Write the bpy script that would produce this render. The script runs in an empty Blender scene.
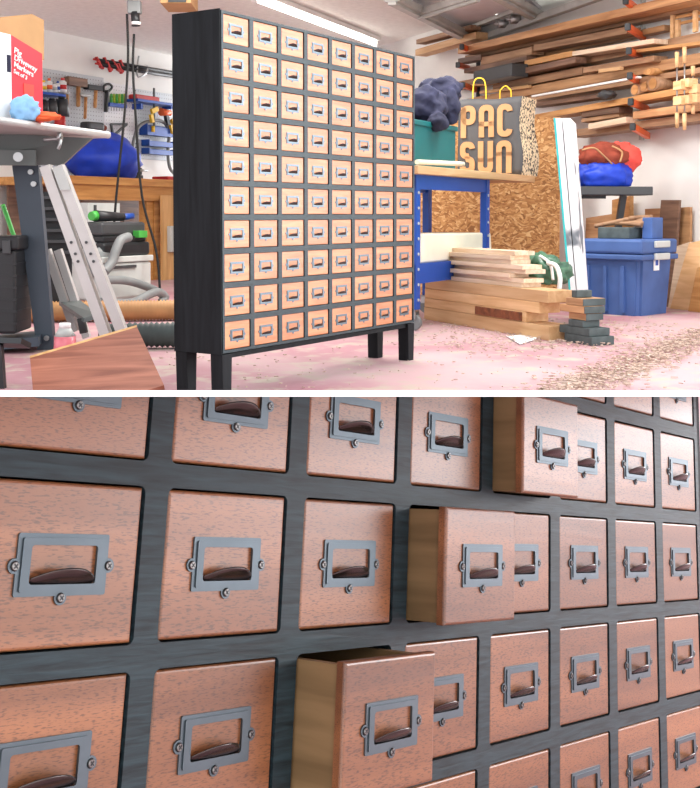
import bpy, bmesh, math, random
from mathutils import Vector, Matrix
random.seed(7)
C = bpy.context.scene.collection
PI = math.pi
# ------------------------------------------------------------------ camera
FPX, CX, CY, TH, H = 1100.0, 350.0, 265.0, 0.04579, 0.606
cam = bpy.data.objects.new('camera', bpy.data.cameras.new('camera')); C.objects.link(cam)
cam.location = (0, 0, H); cam.rotation_euler = (PI/2 - TH, 0, 0)
cam.data.sensor_fit = 'VERTICAL'; cam.data.sensor_height = 24.0
cam.data.lens = FPX*24.0/788.0
cam.data.shift_y = -(394.0-CY)/788.0
cam.data.clip_start = 0.05; cam.data.clip_end = 100
bpy.context.scene.camera = cam
CAMLOC = Vector((0, 0, H))
def from_cam(v):                       # right/down/forward of the camera -> room axes
    x, y, z = v
    return Vector((x, z*math.cos(TH) - y*math.sin(TH), -(y*math.cos(TH) + z*math.sin(TH))))
def ray(px, py): return from_cam(((px-CX)/FPX, (py-CY)/FPX, 1.0))
def floor_pt(px, py):
    r = ray(px, py); return CAMLOC + r*(-H/r.z)

class Frame:
    def __init__(s, x, y, dx, dy):
        d = Vector((dx, dy)).normalized()
        s.o = Vector((x, y, 0)); s.a = math.atan2(d.y, d.x)
        s.m = Matrix.Translation(s.o) @ Matrix.Rotation(s.a, 4, 'Z'); s.i = s.m.inverted()
    def at(s, px, py, ly=0.0):
        o = s.i @ CAMLOC; r = s.i.to_3x3() @ ray(px, py)
        return o + r*((ly-o.y)/r.y)
WORLD = Frame(0, 0, 1, 0)
# ------------------------------------------------------------------ materials
def new_mat(name):
    m = bpy.data.materials.new(name); m.use_nodes = True
    n = m.node_tree; return m, n, n.nodes['Principled BSDF']
def srgb(c):
    return tuple(((v/255)/12.92 if v/255 <= .04045 else ((v/255+.055)/1.055)**2.4) for v in c) + (1,)
def plain(name, c, rough=.5, metal=0, var=.12, scale=14, bump=0, coat=0, spec=.5, trans=0):
    m, t, b = new_mat(name)
    tc = t.nodes.new('ShaderNodeTexCoord'); nz = t.nodes.new('ShaderNodeTexNoise'); nz.inputs['Scale'].default_value = scale
    nz.inputs['Detail'].default_value = 6
    t.links.new(tc.outputs['Object'], nz.inputs['Vector'])
    r = t.nodes.new('ShaderNodeValToRGB'); a = srgb(c)
    r.color_ramp.elements[0].position = .3; r.color_ramp.elements[1].position = .7
    r.color_ramp.elements[0].color = tuple(v*(1-var) for v in a[:3])+(1,)
    r.color_ramp.elements[1].color = tuple(min(1, v*(1+var)) for v in a[:3])+(1,)
    t.links.new(nz.outputs['Fac'], r.inputs['Fac']); t.links.new(r.outputs['Color'], b.inputs['Base Color'])
    b.inputs['Roughness'].default_value = rough; b.inputs['Metallic'].default_value = metal
    b.inputs['Coat Weight'].default_value = coat; b.inputs['Specular IOR Level'].default_value = spec
    b.inputs['Transmission Weight'].default_value = trans
    if bump:
        bp = t.nodes.new('ShaderNodeBump'); bp.inputs['Strength'].default_value = bump; bp.inputs['Distance'].default_value = .01
        t.links.new(nz.outputs['Fac'], bp.inputs['Height']); t.links.new(bp.outputs['Normal'], b.inputs['Normal'])
    return m
def wood(name, dark, light, scale=1.0, axis='X', rough=.5, fleck=0, coat=0, hue=.0, spec=.5, rnd=.25, band=0):
    m, t, b = new_mat(name); N = t.nodes; K = t.links
    tc = N.new('ShaderNodeTexCoord'); oi = N.new('ShaderNodeObjectInfo')
    ad = N.new('ShaderNodeVectorMath'); ad.operation = 'ADD'
    sc = N.new('ShaderNodeVectorMath'); sc.operation = 'SCALE'; sc.inputs[3].default_value = 37
    cb = N.new('ShaderNodeCombineXYZ')
    for i in range(3): K.new(oi.outputs['Random'], cb.inputs[i])
    K.new(cb.outputs[0], sc.inputs[0]); K.new(tc.outputs['Object'], ad.inputs[0]); K.new(sc.outputs[0], ad.inputs[1])
    mp = N.new('ShaderNodeMapping'); s = {'X': (1.2, 14, 14), 'Z': (14, 14, 1.2), 'Y': (14, 1.2, 14)}[axis]
    mp.inputs['Scale'].default_value = tuple(v*scale for v in s); K.new(ad.outputs[0], mp.inputs['Vector'])
    nz = N.new('ShaderNodeTexNoise'); nz.inputs['Scale'].default_value = 1.0; nz.inputs['Detail'].default_value = 7
    nz.inputs['Distortion'].default_value = .6; K.new(mp.outputs[0], nz.inputs['Vector'])
    rp = N.new('ShaderNodeValToRGB'); rp.color_ramp.elements[0].position = .3; rp.color_ramp.elements[1].position = .68
    rp.color_ramp.elements[0].color = srgb(dark); rp.color_ramp.elements[1].color = srgb(light)
    K.new(nz.outputs['Fac'], rp.inputs['Fac']); col = rp.outputs['Color']
    if fleck:
        m2 = N.new('ShaderNodeMapping'); s2 = {'X': (300, 1700, 1700), 'Z': (1300, 1300, 200), 'Y': (1300, 200, 1300)}[axis]
        m2.inputs['Scale'].default_value = s2; K.new(ad.outputs[0], m2.inputs['Vector'])
        n2 = N.new('ShaderNodeTexNoise'); n2.inputs['Scale'].default_value = 1; n2.inputs['Detail'].default_value = 2
        K.new(m2.outputs[0], n2.inputs['Vector'])
        r2 = N.new('ShaderNodeValToRGB'); r2.color_ramp.elements[0].position = .36; r2.color_ramp.elements[1].position = .47
        r2.color_ramp.elements[0].color = (1-fleck,)*3+(1,); r2.color_ramp.elements[1].color = (1, 1, 1, 1)
        K.new(n2.outputs['Fac'], r2.inputs['Fac'])
        mx = N.new('ShaderNodeMix'); mx.data_type = 'RGBA'; mx.blend_type = 'MULTIPLY'; mx.inputs[0].default_value = 1
        K.new(col, mx.inputs[6]); K.new(r2.outputs['Color'], mx.inputs[7]); col = mx.outputs[2]
    hs = N.new('ShaderNodeHueSaturation')
    mr = N.new('ShaderNodeMapRange'); mr.inputs['To Min'].default_value = 1-rnd; mr.inputs['To Max'].default_value = 1+rnd*.6
    K.new(oi.outputs['Random'], mr.inputs['Value']); K.new(mr.outputs[0], hs.inputs['Value']); K.new(col, hs.inputs['Color'])
    K.new(hs.outputs['Color'], b.inputs['Base Color'])
    b.inputs['Roughness'].default_value = rough; b.inputs['Coat Weight'].default_value = coat; b.inputs['Coat Roughness'].default_value = .25
    b.inputs['Specular IOR Level'].default_value = spec
    bp = N.new('ShaderNodeBump'); bp.inputs['Strength'].default_value = .12; bp.inputs['Distance'].default_value = .002
    K.new(nz.outputs['Fac'], bp.inputs['Height']); K.new(bp.outputs['Normal'], b.inputs['Normal'])
    return m
def emit(name, c, s):
    m, t, b = new_mat(name); b.inputs['Emission Color'].default_value = srgb(c); b.inputs['Emission Strength'].default_value = s
    b.inputs['Base Color'].default_value = srgb(c); return m
def floor_mat():
    m, t, b = new_mat('worn_pink_floor_paint'); N = t.nodes; K = t.links
    tc = N.new('ShaderNodeTexCoord')
    def noise(s, d=8):
        n = N.new('ShaderNodeTexNoise'); n.inputs['Scale'].default_value = s; n.inputs['Detail'].default_value = d
        K.new(tc.outputs['Object'], n.inputs['Vector']); return n
    n1 = noise(1.1, 9); r1 = N.new('ShaderNodeValToRGB'); e = r1.color_ramp.elements
    e[0].position = .4; e[0].color = srgb((172, 122, 130)); e[1].position = .6; e[1].color = srgb((194, 160, 162))
    K.new(n1.outputs['Fac'], r1.inputs['Fac'])
    n2 = noise(9, 10); r2 = N.new('ShaderNodeValToRGB'); e = r2.color_ramp.elements
    e[0].position = .52; e[0].color = (0, 0, 0, 1); e[1].position = .68; e[1].color = (1, 1, 1, 1); K.new(n2.outputs['Fac'], r2.inputs['Fac'])
    mx = N.new('ShaderNodeMix'); mx.data_type = 'RGBA'; K.new(r2.outputs['Color'], mx.inputs[0])
    K.new(r1.outputs['Color'], mx.inputs[6]); mx.inputs[7].default_value = srgb((184, 168, 154))
    K.new(mx.outputs[2], b.inputs['Base Color']); b.inputs['Roughness'].default_value = .75
    bp = N.new('ShaderNodeBump'); bp.inputs['Strength'].default_value = .25; bp.inputs['Distance'].default_value = .01
    K.new(n2.outputs['Fac'], bp.inputs['Height']); K.new(bp.outputs['Normal'], b.inputs['Normal']); return m
def osb_mat():
    m, t, b = new_mat('oriented_strand_board'); N = t.nodes; K = t.links
    tc = N.new('ShaderNodeTexCoord'); nz = N.new('ShaderNodeTexNoise'); nz.inputs['Scale'].default_value = 9
    K.new(tc.outputs['Object'], nz.inputs['Vector'])
    mx = N.new('ShaderNodeVectorMath'); mx.operation = 'MULTIPLY_ADD'; K.new(nz.outputs['Color'], mx.inputs[0]); mx.inputs[1].default_value = (.12, .12, .12)
    K.new(tc.outputs['Object'], mx.inputs[2])
    mp = N.new('ShaderNodeMapping'); mp.inputs['Scale'].default_value = (40, 85, 85); K.new(mx.outputs[0], mp.inputs['Vector'])
    v = N.new('ShaderNodeTexVoronoi'); v.inputs['Scale'].default_value = 1; K.new(mp.outputs[0], v.inputs['Vector'])
    sp = N.new('ShaderNodeSeparateColor'); K.new(v.outputs['Color'], sp.inputs[0])
    r = N.new('ShaderNodeValToRGB'); cols = [(140, 92, 50), (168, 116, 66), (186, 134, 80), (200, 150, 94), (222, 182, 128)]
    r.color_ramp.interpolation = 'LINEAR'
    r.color_ramp.elements[0].color = srgb(cols[0]); r.color_ramp.elements[1].color = srgb(cols[-1])
    for i in (1, 2, 3): r.color_ramp.elements.new(i*.25).color = srgb(cols[i])
    K.new(sp.outputs[0], r.inputs['Fac']); K.new(r.outputs['Color'], b.inputs['Base Color']); b.inputs['Roughness'].default_value = .7
    return m
def speckle_mat(name, base, dots, scale, thr):
    m, t, b = new_mat(name); N = t.nodes; K = t.links
    tc = N.new('ShaderNodeTexCoord'); n = N.new('ShaderNodeTexNoise'); n.inputs['Scale'].default_value = scale; n.inputs['Detail'].default_value = 3
    K.new(tc.outputs['Object'], n.inputs['Vector']); r = N.new('ShaderNodeValToRGB'); e = r.color_ramp.elements
    e[0].position = thr; e[0].color = srgb(dots); e[1].position = thr+.04; e[1].color = srgb(base)
    K.new(n.outputs['Fac'], r.inputs['Fac']); K.new(r.outputs['Color'], b.inputs['Base Color']); b.inputs['Roughness'].default_value = .7
    return m
def peg_mat(name, base, hole):
    m, t, b = new_mat(name); N = t.nodes; K = t.links
    tc = N.new('ShaderNodeTexCoord'); mp = N.new('ShaderNodeMapping'); mp.inputs['Scale'].default_value = (26, .01, 26)
    K.new(tc.outputs['Object'], mp.inputs['Vector'])
    v = N.new('ShaderNodeTexVoronoi'); v.inputs['Scale'].default_value = 1; v.inputs['Randomness'].default_value = 0
    K.new(mp.outputs[0], v.inputs['Vector']); r = N.new('ShaderNodeValToRGB'); e = r.color_ramp.elements
    e[0].position = .1; e[0].color = srgb(hole); e[1].position = .17; e[1].color = srgb(base)
    K.new(v.outputs['Distance'], r.inputs['Fac']); K.new(r.outputs['Color'], b.inputs['Base Color']); b.inputs['Roughness'].default_value = .5
    return m
M = dict(
 wall=plain('white_wall_paint', (236, 236, 232), .8, var=.05, scale=3, bump=.15),
 ceiling=plain('ceiling_paint', (242, 241, 236), .85, var=.06, scale=20, bump=.3),
 floor=floor_mat(), osb=osb_mat(),
 black=wood('black_stained_wood', (17, 18, 20), (29, 31, 34), 3, 'Z', .6, rnd=.05, spec=.12),
 ebony=wood('black_stained_open_grain_wood', (12, 24, 28), (38, 56, 62), 26, 'X', .5, rnd=.0, spec=.35),
 front=wood('overexposed_sapele_veneer', (184, 108, 66), (210, 138, 94), 5, 'X', .42, spec=.45, rnd=.1),  # same sapele as the near drawers, bright exposure put into its colour
 mahog=wood('brown_sapele_veneer', (106, 62, 34), (154, 98, 60), 2.6, 'X', .34, fleck=.55, rnd=.1, spec=.8),
 drawerbox=wood('pale_drawer_side_wood', (112, 88, 56), (140, 112, 76), 6, 'Y', .55, rnd=.05),
 iron=plain('dark_pewter_metal', (92, 102, 108), .42, .85, .08, 60),
 bronze=plain('dark_bronze_metal', (84, 78, 76), .22, .9, .2, 60),
 screwm=plain('black_screw_metal', (120, 118, 116), .3, .9, .1, 60),
 whiteboard=plain('white_lacquer', (250, 250, 250), .5, var=.0),
 pine=wood('pine', (206, 158, 106), (232, 190, 142), 2, 'X', .6),
 paleboard=wood('pale_planed_wood', (216, 184, 150), (240, 218, 192), 3, 'X', .6, rnd=.12),
 oak=wood('oak', (176, 120, 66), (214, 162, 104), 2, 'X', .55),
 brownw=wood('brown_wood', (132, 96, 68), (184, 144, 110), 2, 'X', .6),
 darkw=wood('dark_walnut', (88, 64, 52), (134, 102, 82), 2, 'X', .55),
 orangew=wood('orange_brown_wood', (158, 112, 74), (206, 158, 112), 2, 'X', .55),
 bark=plain('bark', (118, 66, 38), .9, var=.5, scale=30, bump=.9),
 bench=wood('workbench_beech', (176, 118, 58), (212, 156, 88), 2, 'X', .5, rnd=.08),
 ply=wood('birch_plywood_edge', (190, 140, 84), (222, 178, 120), 2, 'Z', .55, rnd=.08),
 walnut=wood('walnut_veneer', (122, 66, 46), (172, 108, 84), 2.2, 'X', .4, fleck=.1, rnd=.0),
 steel=plain('brushed_steel', (176, 178, 178), .35, .9, .08, 8),
 galv=plain('galvanised_steel', (186, 188, 184), .5, .2, .15, 6),
 alu=plain('aluminium', (196, 193, 190), .45, .3, .05, 8),
 slate=plain('blue_grey_painted_steel', (62, 74, 86), .42, .1, .08, 5),
 slate2=plain('grey_green_painted_steel', (100, 108, 106), .45, .2, .1, 5),
 blackp=plain('black_plastic', (28, 30, 33), .45, 0, .15, 10),
 greyp=plain('grey_plastic', (122, 126, 126), .5, 0, .1, 10),
 dgreyp=plain('charcoal_steel', (62, 64, 66), .45, 0, .1, 10),
 lgreyp=plain('light_grey_plastic', (190, 194, 190), .5, 0, .06, 10),
 whitep=plain('white_plastic', (240, 240, 238), .5, 0, .04, 10),
 blue=plain('blue_powder_coat', (24, 76, 168), .4, 0, .08, 5),
 bluetarp=plain('blue_tarpaulin', (20, 62, 188), .5, 0, .25, 5, .4),
 bluebin=plain('dusty_blue_plastic', (66, 96, 152), .6, 0, .2, 5, .1),
 red=plain('red_print', (224, 40, 58), .5, 0, .04, 5),
 redp=plain('red_plastic', (196, 36, 34), .4, 0, .15, 8),
 orange=plain('orange_powder_coat', (238, 108, 52), .45, 0, .1, 8),
 orangef=plain('orange_fabric', (238, 106, 58), .8, 0, .15, 20, .3),
 teal=plain('teal_plastic', (14, 98, 100), .45, 0, .1, 5),
 navy=plain('navy_cloth', (36, 38, 62), .9, 0, .3, 12, .6),
 rag=plain('light_blue_paper_towel', (140, 186, 226), .8, 0, .12, 20, .4),
 card=plain('brown_cardboard', (196, 154, 106), .8, 0, .08, 6),
 kraft=plain('kraft_paper', (178, 134, 92), .75, 0, .1, 10, .2),
 charcoal=plain('charcoal_print', (70, 70, 72), .6, 0, .12, 10, .2),
 yellow=plain('yellow_plastic', (236, 190, 40), .5, 0, .1, 10),
 green=plain('green_plastic', (70, 170, 70), .45, 0, .1, 10),
 lime=plain('lime_plastic', (170, 200, 50), .45, 0, .1, 10),
 greenbag=plain('green_plastic_bag', (70, 110, 86), .35, 0, .45, 14, .5),
 foam=plain('cream_foam', (238, 228, 206), .8, 0, .05, 8),
 insul=speckle_mat('smeared_white_panel', (240, 242, 242), (120, 126, 132), 3, .36),
 speck=speckle_mat('speckled_paper', (234, 214, 178), (60, 56, 54), 60, .45),
 duct=plain('tan_ribbed_hose', (176, 130, 82), .6, 0, .15, 10),
 dduct=plain('dark_green_ribbed_hose', (62, 72, 70), .6, 0, .25, 10),
 cable=plain('black_rubber', (12, 12, 13), .8),
 redbag=plain('rust_fabric', (136, 58, 40), .85, 0, .25, 14, .4),
 coral=plain('coral_fabric', (236, 84, 72), .8, 0, .1, 14, .2),
 grime=plain('grimy_dark_block', (74, 84, 84), .7, 0, .3, 20, .3),
 chip=plain('wood_chip', (188, 164, 148), .8, 0, .35, 60),
 paper=plain('white_paper', (242, 242, 240), .8, 0, .02),
 pinkb=plain('pink_liquid_bottle', (222, 120, 130), .3, 0, .1, 5),
 teal2=plain('teal_film', (40, 190, 190), .4, 0, .05, 8),
 tube=emit('fluorescent_tube', (255, 252, 244), 9),
 doorp=plain('garage_door_panel', (228, 228, 230), .6, 0, .05, 6),
)
# ------------------------------------------------------------------ mesh helpers
def box(bm, x0, y0, z0, x1, y1, z1, mat=0, rot=None, bev=0):
    r = bmesh.ops.create_cube(bm, size=1); vs = r['verts']
    T = Matrix.Translation(((x0+x1)/2, (y0+y1)/2, (z0+z1)/2)) @ (rot or Matrix()) @ Matrix.Diagonal((abs(x1-x0), abs(y1-y0), abs(z1-z0), 1))
    bmesh.ops.transform(bm, matrix=T, verts=vs)
    fs = set(f for v in vs for f in v.link_faces)
    for f in fs: f.material_index = mat
    if bev:
        es = set(e for v in vs for e in v.link_edges)
        bmesh.ops.bevel(bm, geom=list(es), offset=bev, segments=2, affect='EDGES', profile=.5)
    return vs
def orient(p0, p1, up=Vector((0, 0, 1))):
    x = (p1-p0).normalized(); 
    if abs(x.dot(up)) > .98: up = Vector((0, 1, 0))
    y = up.cross(x).normalized(); z = x.cross(y)
    m = Matrix((x, y, z)).transposed().to_4x4(); m.translation = (p0+p1)/2; return m
def bar(bm, p0, p1, w, t, mat=0, bev=0):           # w across (horizontal), t along the up-side
    p0 = Vector(p0); p1 = Vector(p1); m = orient(p0, p1); L = (p1-p0).length
    vs = box(bm, -L/2, -w/2, -t/2, L/2, w/2, t/2, mat)
    bmesh.ops.transform(bm, matrix=m, verts=vs)
    if bev:
        es = set(e for v in vs for e in v.link_edges); bmesh.ops.bevel(bm, geom=list(es), offset=bev, segments=2, affect='EDGES')
    return vs
def tube(bm, pts, r, seg=10, mat=0, ribs=0, closed=False):
    pts = [Vector(p) for p in pts]
    if len(pts) > 2 and not closed: pts = smooth(pts)
    if ribs:
        out = []; L = 0
        for a, b in zip(pts, pts[1:]):
            n = max(1, int((b-a).length/ribs))
            for i in range(n): out.append(a.lerp(b, i/n))
        out.append(pts[-1]); pts = out
    rings = []; prev = None
    for i, p in enumerate(pts):
        d = (pts[min(i+1, len(pts)-1)]-pts[max(i-1, 0)]).normalized()
        if prev is None: n = d.orthogonal().normalized()
        else: n = (prev - d*prev.dot(d)).normalized()
        prev = n; b = d.cross(n)
        rr = r*(1.0 if not ribs else (1.08 if i % 2 else .9))
        rings.append([bm.verts.new(p + (n*math.cos(2*PI*k/seg)+b*math.sin(2*PI*k/seg))*rr) for k in range(seg)])
    for a, b in zip(rings, rings[1:]):
        for k in range(seg):
            f = bm.faces.new((a[k], a[(k+1) % seg], b[(k+1) % seg], b[k])); f.smooth = True; f.material_index = mat
    for rg, s in ((rings[0], -1), (rings[-1], 1)):
        f = bm.faces.new(rg if s > 0 else rg[::-1]); f.material_index = mat
    return [v for rg in rings for v in rg]
def smooth(pts, n=6):
    out = []
    for i in range(len(pts)-1):
        p0 = pts[max(i-1, 0)]; p1 = pts[i]; p2 = pts[i+1]; p3 = pts[min(i+2, len(pts)-1)]
        for k in range(n):
            t = k/n
            out.append(.5*((2*p1)+(p2-p0)*t+(2*p0-5*p1+4*p2-p3)*t*t+(3*p1-p0-3*p2+p3)*t**3))
    out.append(pts[-1]); return out
def cyl(bm, p0, p1, r, r2=None, seg=20, mat=0):
    p0 = Vector(p0); p1 = Vector(p1); m = orient(p0, p1) @ Matrix.Rotation(PI/2, 4, 'Y')
    v = bmesh.ops.create_cone(bm, cap_ends=True, segments=seg, radius1=r, radius2=r if r2 is None else r2, depth=(p1-p0).length)['verts']
    bmesh.ops.transform(bm, matrix=m, verts=v)
    for f in set(f for q in v for f in q.link_faces):
        f.material_index = mat
        if len(f.verts) == 4: f.smooth = True
    return v
def prism(bm, pts, a, b, mat=0):                   # outline in x/z, between y=a and y=b
    A = [bm.verts.new((p[0], a, p[1])) for p in pts]; B = [bm.verts.new((p[0], b, p[1])) for p in pts]
    n = len(pts); fs = [bm.faces.new(A), bm.faces.new(B[::-1])]
    for k in range(n): fs.append(bm.faces.new((A[(k+1) % n], A[k], B[k], B[(k+1) % n])))
    for f in fs: f.material_index = mat
    return A+B
def blob(bm, c, s, amp=.2, freq=3.0, seed=0, sub=4, flat=None, mat=0):
    from mathutils import noise
    v = bmesh.ops.create_icosphere(bm, subdivisions=sub, radius=1)['verts']
    for q in v:
        n = q.co.normalized(); d = noise.noise(n*freq+Vector((seed*3.1, seed, 1.7)))*amp + abs(noise.noise(n*freq*2.3+Vector((seed, 5, 2))))*amp*.8
        q.co = n*(1+d)
        q.co = Vector((q.co.x*s[0], q.co.y*s[1], q.co.z*s[2]))
        if flat is not None and q.co.z < flat: q.co.z = flat
        q.co += Vector(c)
    for f in set(f for q in v for f in q.link_faces): f.smooth = True; f.material_index = mat
    return v
PW = {}
def obj(name, bm, mat, parent=None, F=None, label=None, cat=None, group=None, kind=None, bev=0):
    bmesh.ops.recalc_face_normals(bm, faces=bm.faces[:])
    me = bpy.data.meshes.new(name)
    fm = F.m if isinstance(F, Frame) else (F or Matrix())
    if parent is not None:
        bm.transform(PW[parent.name].inverted() @ fm); w = PW[parent.name]
        loc = None
    else:
        zs = [v.co for v in bm.verts]; lo = Vector([min(c[i] for c in zs) for i in range(3)]); hi = Vector([max(c[i] for c in zs) for i in range(3)])
        c = Vector(((lo.x+hi.x)/2, (lo.y+hi.y)/2, lo.z)); bm.transform(Matrix.Translation(-c)); w = fm @ Matrix.Translation(c)
    bm.to_mesh(me); bm.free()
    for m in (mat if isinstance(mat, (list, tuple)) else [mat]): me.materials.append(M[m])
    o = bpy.data.objects.new(name, me); C.objects.link(o)
    if parent is not None: o.parent = parent
    else: o.matrix_world = w
    PW[o.name] = w
    if bev:
        b = o.modifiers.new('bevel', 'BEVEL'); b.width = bev; b.segments = 2; b.limit_method = 'ANGLE'
    for k, v in (('label', label), ('category', cat), ('group', group), ('kind', kind)):
        if v: o[k] = v
    return o
def thing(name, mw, label, cat, group=None):
    o = bpy.data.objects.new(name, None); C.objects.link(o); o.matrix_world = mw; o.empty_display_size = .05
    o['label'] = label; o['category'] = cat
    if group: o['group'] = group
    PW[o.name] = mw.copy(); return o
def base(F, x, y, z=0): return F.m @ Matrix.Translation((x, y, z))
NB = bmesh.new
def pbox(bm, F, x0, y0, x1, y1, a, b, mat=0, bev=0):
    p = F.at(x0, (y0+y1)/2, a); q = F.at(x1, (y0+y1)/2, a); m = (x0+x1)/2
    zt = F.at(m, y0, a).z; zb = F.at(m, y1, a).z
    return box(bm, p.x, a, zb, q.x, b, zt, mat, bev=bev)
def text_bm(s, size, depth, fat=0):
    cu = bpy.data.curves.new('t', 'FONT'); cu.body = s; cu.size = size; cu.extrude = depth; cu.offset = fat; cu.align_x = 'CENTER'; cu.align_y = 'CENTER'
    cu.space_line = .8
    o = bpy.data.objects.new('t', cu); C.objects.link(o); dg = bpy.context.evaluated_depsgraph_get()
    me = bpy.data.meshes.new_from_object(o.evaluated_get(dg)); bm = NB(); bm.from_mesh(me)
    bpy.data.objects.remove(o); bpy.data.meshes.remove(me)
    bmesh.ops.transform(bm, matrix=Matrix.Rotation(PI/2, 4, 'X'), verts=bm.verts[:])
    return bm
# ------------------------------------------------------------------ frames of the place
ux, uy = .637, 1.0
KD0 = 1100/950.0
WL = Frame(-2.825, 8.80*KD0, ux, uy*KD0)                   # long back wall, local y points into the wall
WR = Frame(.764, 8.85*KD0, .55, -1.0*KD0)                # lumber wall
HC = H + 1.70
# ------------------------------------------------------------------ shell
bm = NB(); box(bm, -5.5, -1.5, -.06, 4.0, 14.5, 0); obj('floor', bm, 'floor', kind='structure')
bm = NB(); box(bm, -4.3, 0, -.05, 3.1, .1, HC); obj('wall_left', bm, 'wall', F=WL, kind='structure')
bm = NB(); box(bm, -2.3, 0, -.05, 5.2, .1, HC); obj('wall_right', bm, 'wall', F=WR, kind='structure')
bm = NB(); prism(bm, [(-5.5, 5.2), (3.2, 5.2), (3.2, 14.2), (-5.5, 14.2)], HC, HC+.08)
for v in bm.verts: v.co = Vector((v.co.x, v.co.z, v.co.y))
obj('ceiling', bm, 'ceiling', kind='structure')

# ------------------------------------------------------------------ drawers
def rrect(w, h, r, n=4):
    pts = []
    for cx, cz, a0 in ((w/2-r, h/2-r, 0), (-w/2+r, h/2-r, PI/2), (-w/2+r, -h/2+r, PI), (w/2-r, -h/2+r, 1.5*PI)):
        for k in range(n+1): a = a0+k*PI/2/n; pts.append((cx+r*math.cos(a), cz+r*math.sin(a)))
    return pts
def ring(bm, outer, inner, y0, y1):
    n = len(outer)
    def row(p, y): return [bm.verts.new((q[0], y, q[1])) for q in p]
    a, b, c, d = row(outer, y0), row(inner, y0), row(outer, y1), row(inner, y1)
    for k in range(n):
        j = (k+1) % n
        bm.faces.new((a[k], a[j], b[j], b[k])); bm.faces.new((c[j], c[k], d[k], d[j]))
        bm.faces.new((a[j], a[k], c[k], c[j])); bm.faces.new((b[k], b[j], d[j], d[k]))
def front_bm(w, h, t, r):
    bm = NB(); box(bm, -w/2, -t, -h/2, w/2, 0, h/2)
    es = [e for e in bm.edges if min(v.co.y for v in e.verts) < -t*.5 and max(v.co.y for v in e.verts) < -t*.5]
    bmesh.ops.bevel(bm, geom=es, offset=r, segments=3, affect='EDGES', profile=.5); return bm
def drawerbox_bm(w, h, dep, t, back):
    bm = NB(); w2 = w*.97; h2 = h*.96; z0 = -h/2+.001
    box(bm, -w2/2, 0, z0, -w2/2+t, dep, z0+h2); box(bm, w2/2-t, 0, z0, w2/2, dep, z0+h2)
    box(bm, -w2/2+t, 0, z0, w2/2-t, dep, z0+t); box(bm, -w2/2+t, dep-t, z0+t, w2/2-t, dep, z0+h2)
    return bm
def holder_bm(W, Hh, w, h, d, y):
    bm = NB()
    ring(bm, rrect(W, Hh, W*.02), rrect(w*1.02, h*1.04, W*.03), y, y-d*.55)
    ring(bm, rrect(W*.91, Hh*.86, W*.02), rrect(w, h, W*.03), y-d*.55, y-d)
    r = W*.052
    for x, z in ((-W/2-r*.3, -.02*Hh), (W/2+r*.3, -.02*Hh), (0, -Hh/2-r*.3)):
        cyl(bm, (x, y, z), (x, y-d*.6, z), r*1.25, seg=16)
    return bm
def pull_bm(w, h, out, y):
    bm = NB(); n = 14; m = 7; g = []
    for side in (0, 1):
        rows = []
        for j in range(m+1):
            v = j/m; row = []
            for i in range(n+1):
                u = i/n*2-1; arc = max(0, 1-abs(u)**2.2)
                z = -h/2 + v*h*.44*(.35+.65*arc); o = out*(.15+.85*math.sin(v*PI*.5))*(.25+.75*arc)
                if side: o = o-.07*out; z -= .04*h
                row.append(bm.verts.new((u*w/2*.96, y-o, z)))
            rows.append(row)
        g.append(rows)
    for rows in g:
        for j in range(m):
            for i in range(n):
                f = bm.faces.new((rows[j][i], rows[j][i+1], rows[j+1][i+1], rows[j+1][i])); f.smooth = True
    A, B = g
    for i in range(n):
        bm.faces.new((A[m][i], A[m][i+1], B[m][i+1], B[m][i])); bm.faces.new((A[0][i], A[0][i+1], B[0][i+1], B[0][i]))
    return bm
def screw_bm(r, y):
    bm = NB(); cyl(bm, (0, y, 0), (0, y-r*.35, 0), r, r*.72, 16)
    for a in (PI/4, 3*PI/4):
        vs = box(bm, -r*.55, y-r*.42, -r*.13, r*.55, y-r*.33, r*.13, 1); bmesh.ops.rotate(bm, verts=vs, cent=(0, y, 0), matrix=Matrix.Rotation(a, 3, 'Y'))
    return bm
def copy_tree(o, parent=None):
    c = o.copy(); C.objects.link(c); c.parent = parent
    for ch in list(o.children): copy_tree(ch, c)
    return c
def add_drawer(cab, p, w, h, dep, frontmat, proud, screws):
    t = p*.055; PWc = PW[cab.name]
    d = obj('drawer', drawerbox_bm(w, h, dep, p*.06, 0), 'drawerbox', cab, F=PWc)
    obj('drawer_front', front_bm(w, h, t, p*.016), frontmat, d, F=PWc)
    obj('label_holder', holder_bm(p*.475, p*.252, p*.345, p*.158, p*.016, -t), 'iron', d, F=PWc)
    obj('finger_pull', pull_bm(p*.345, p*.152, p*.075, -t), 'bronze', d, F=PWc)
    if screws:
        r = p*.021
        for x, z in ((-p*.244, -.005*p), (p*.244, -.005*p), (0, -p*.1335)):
            s = obj('screw', screw_bm(r, -t-p*.012), ['screwm', 'blackp'], d, F=PWc); s.location = (x, 0, z)
    return d
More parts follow.
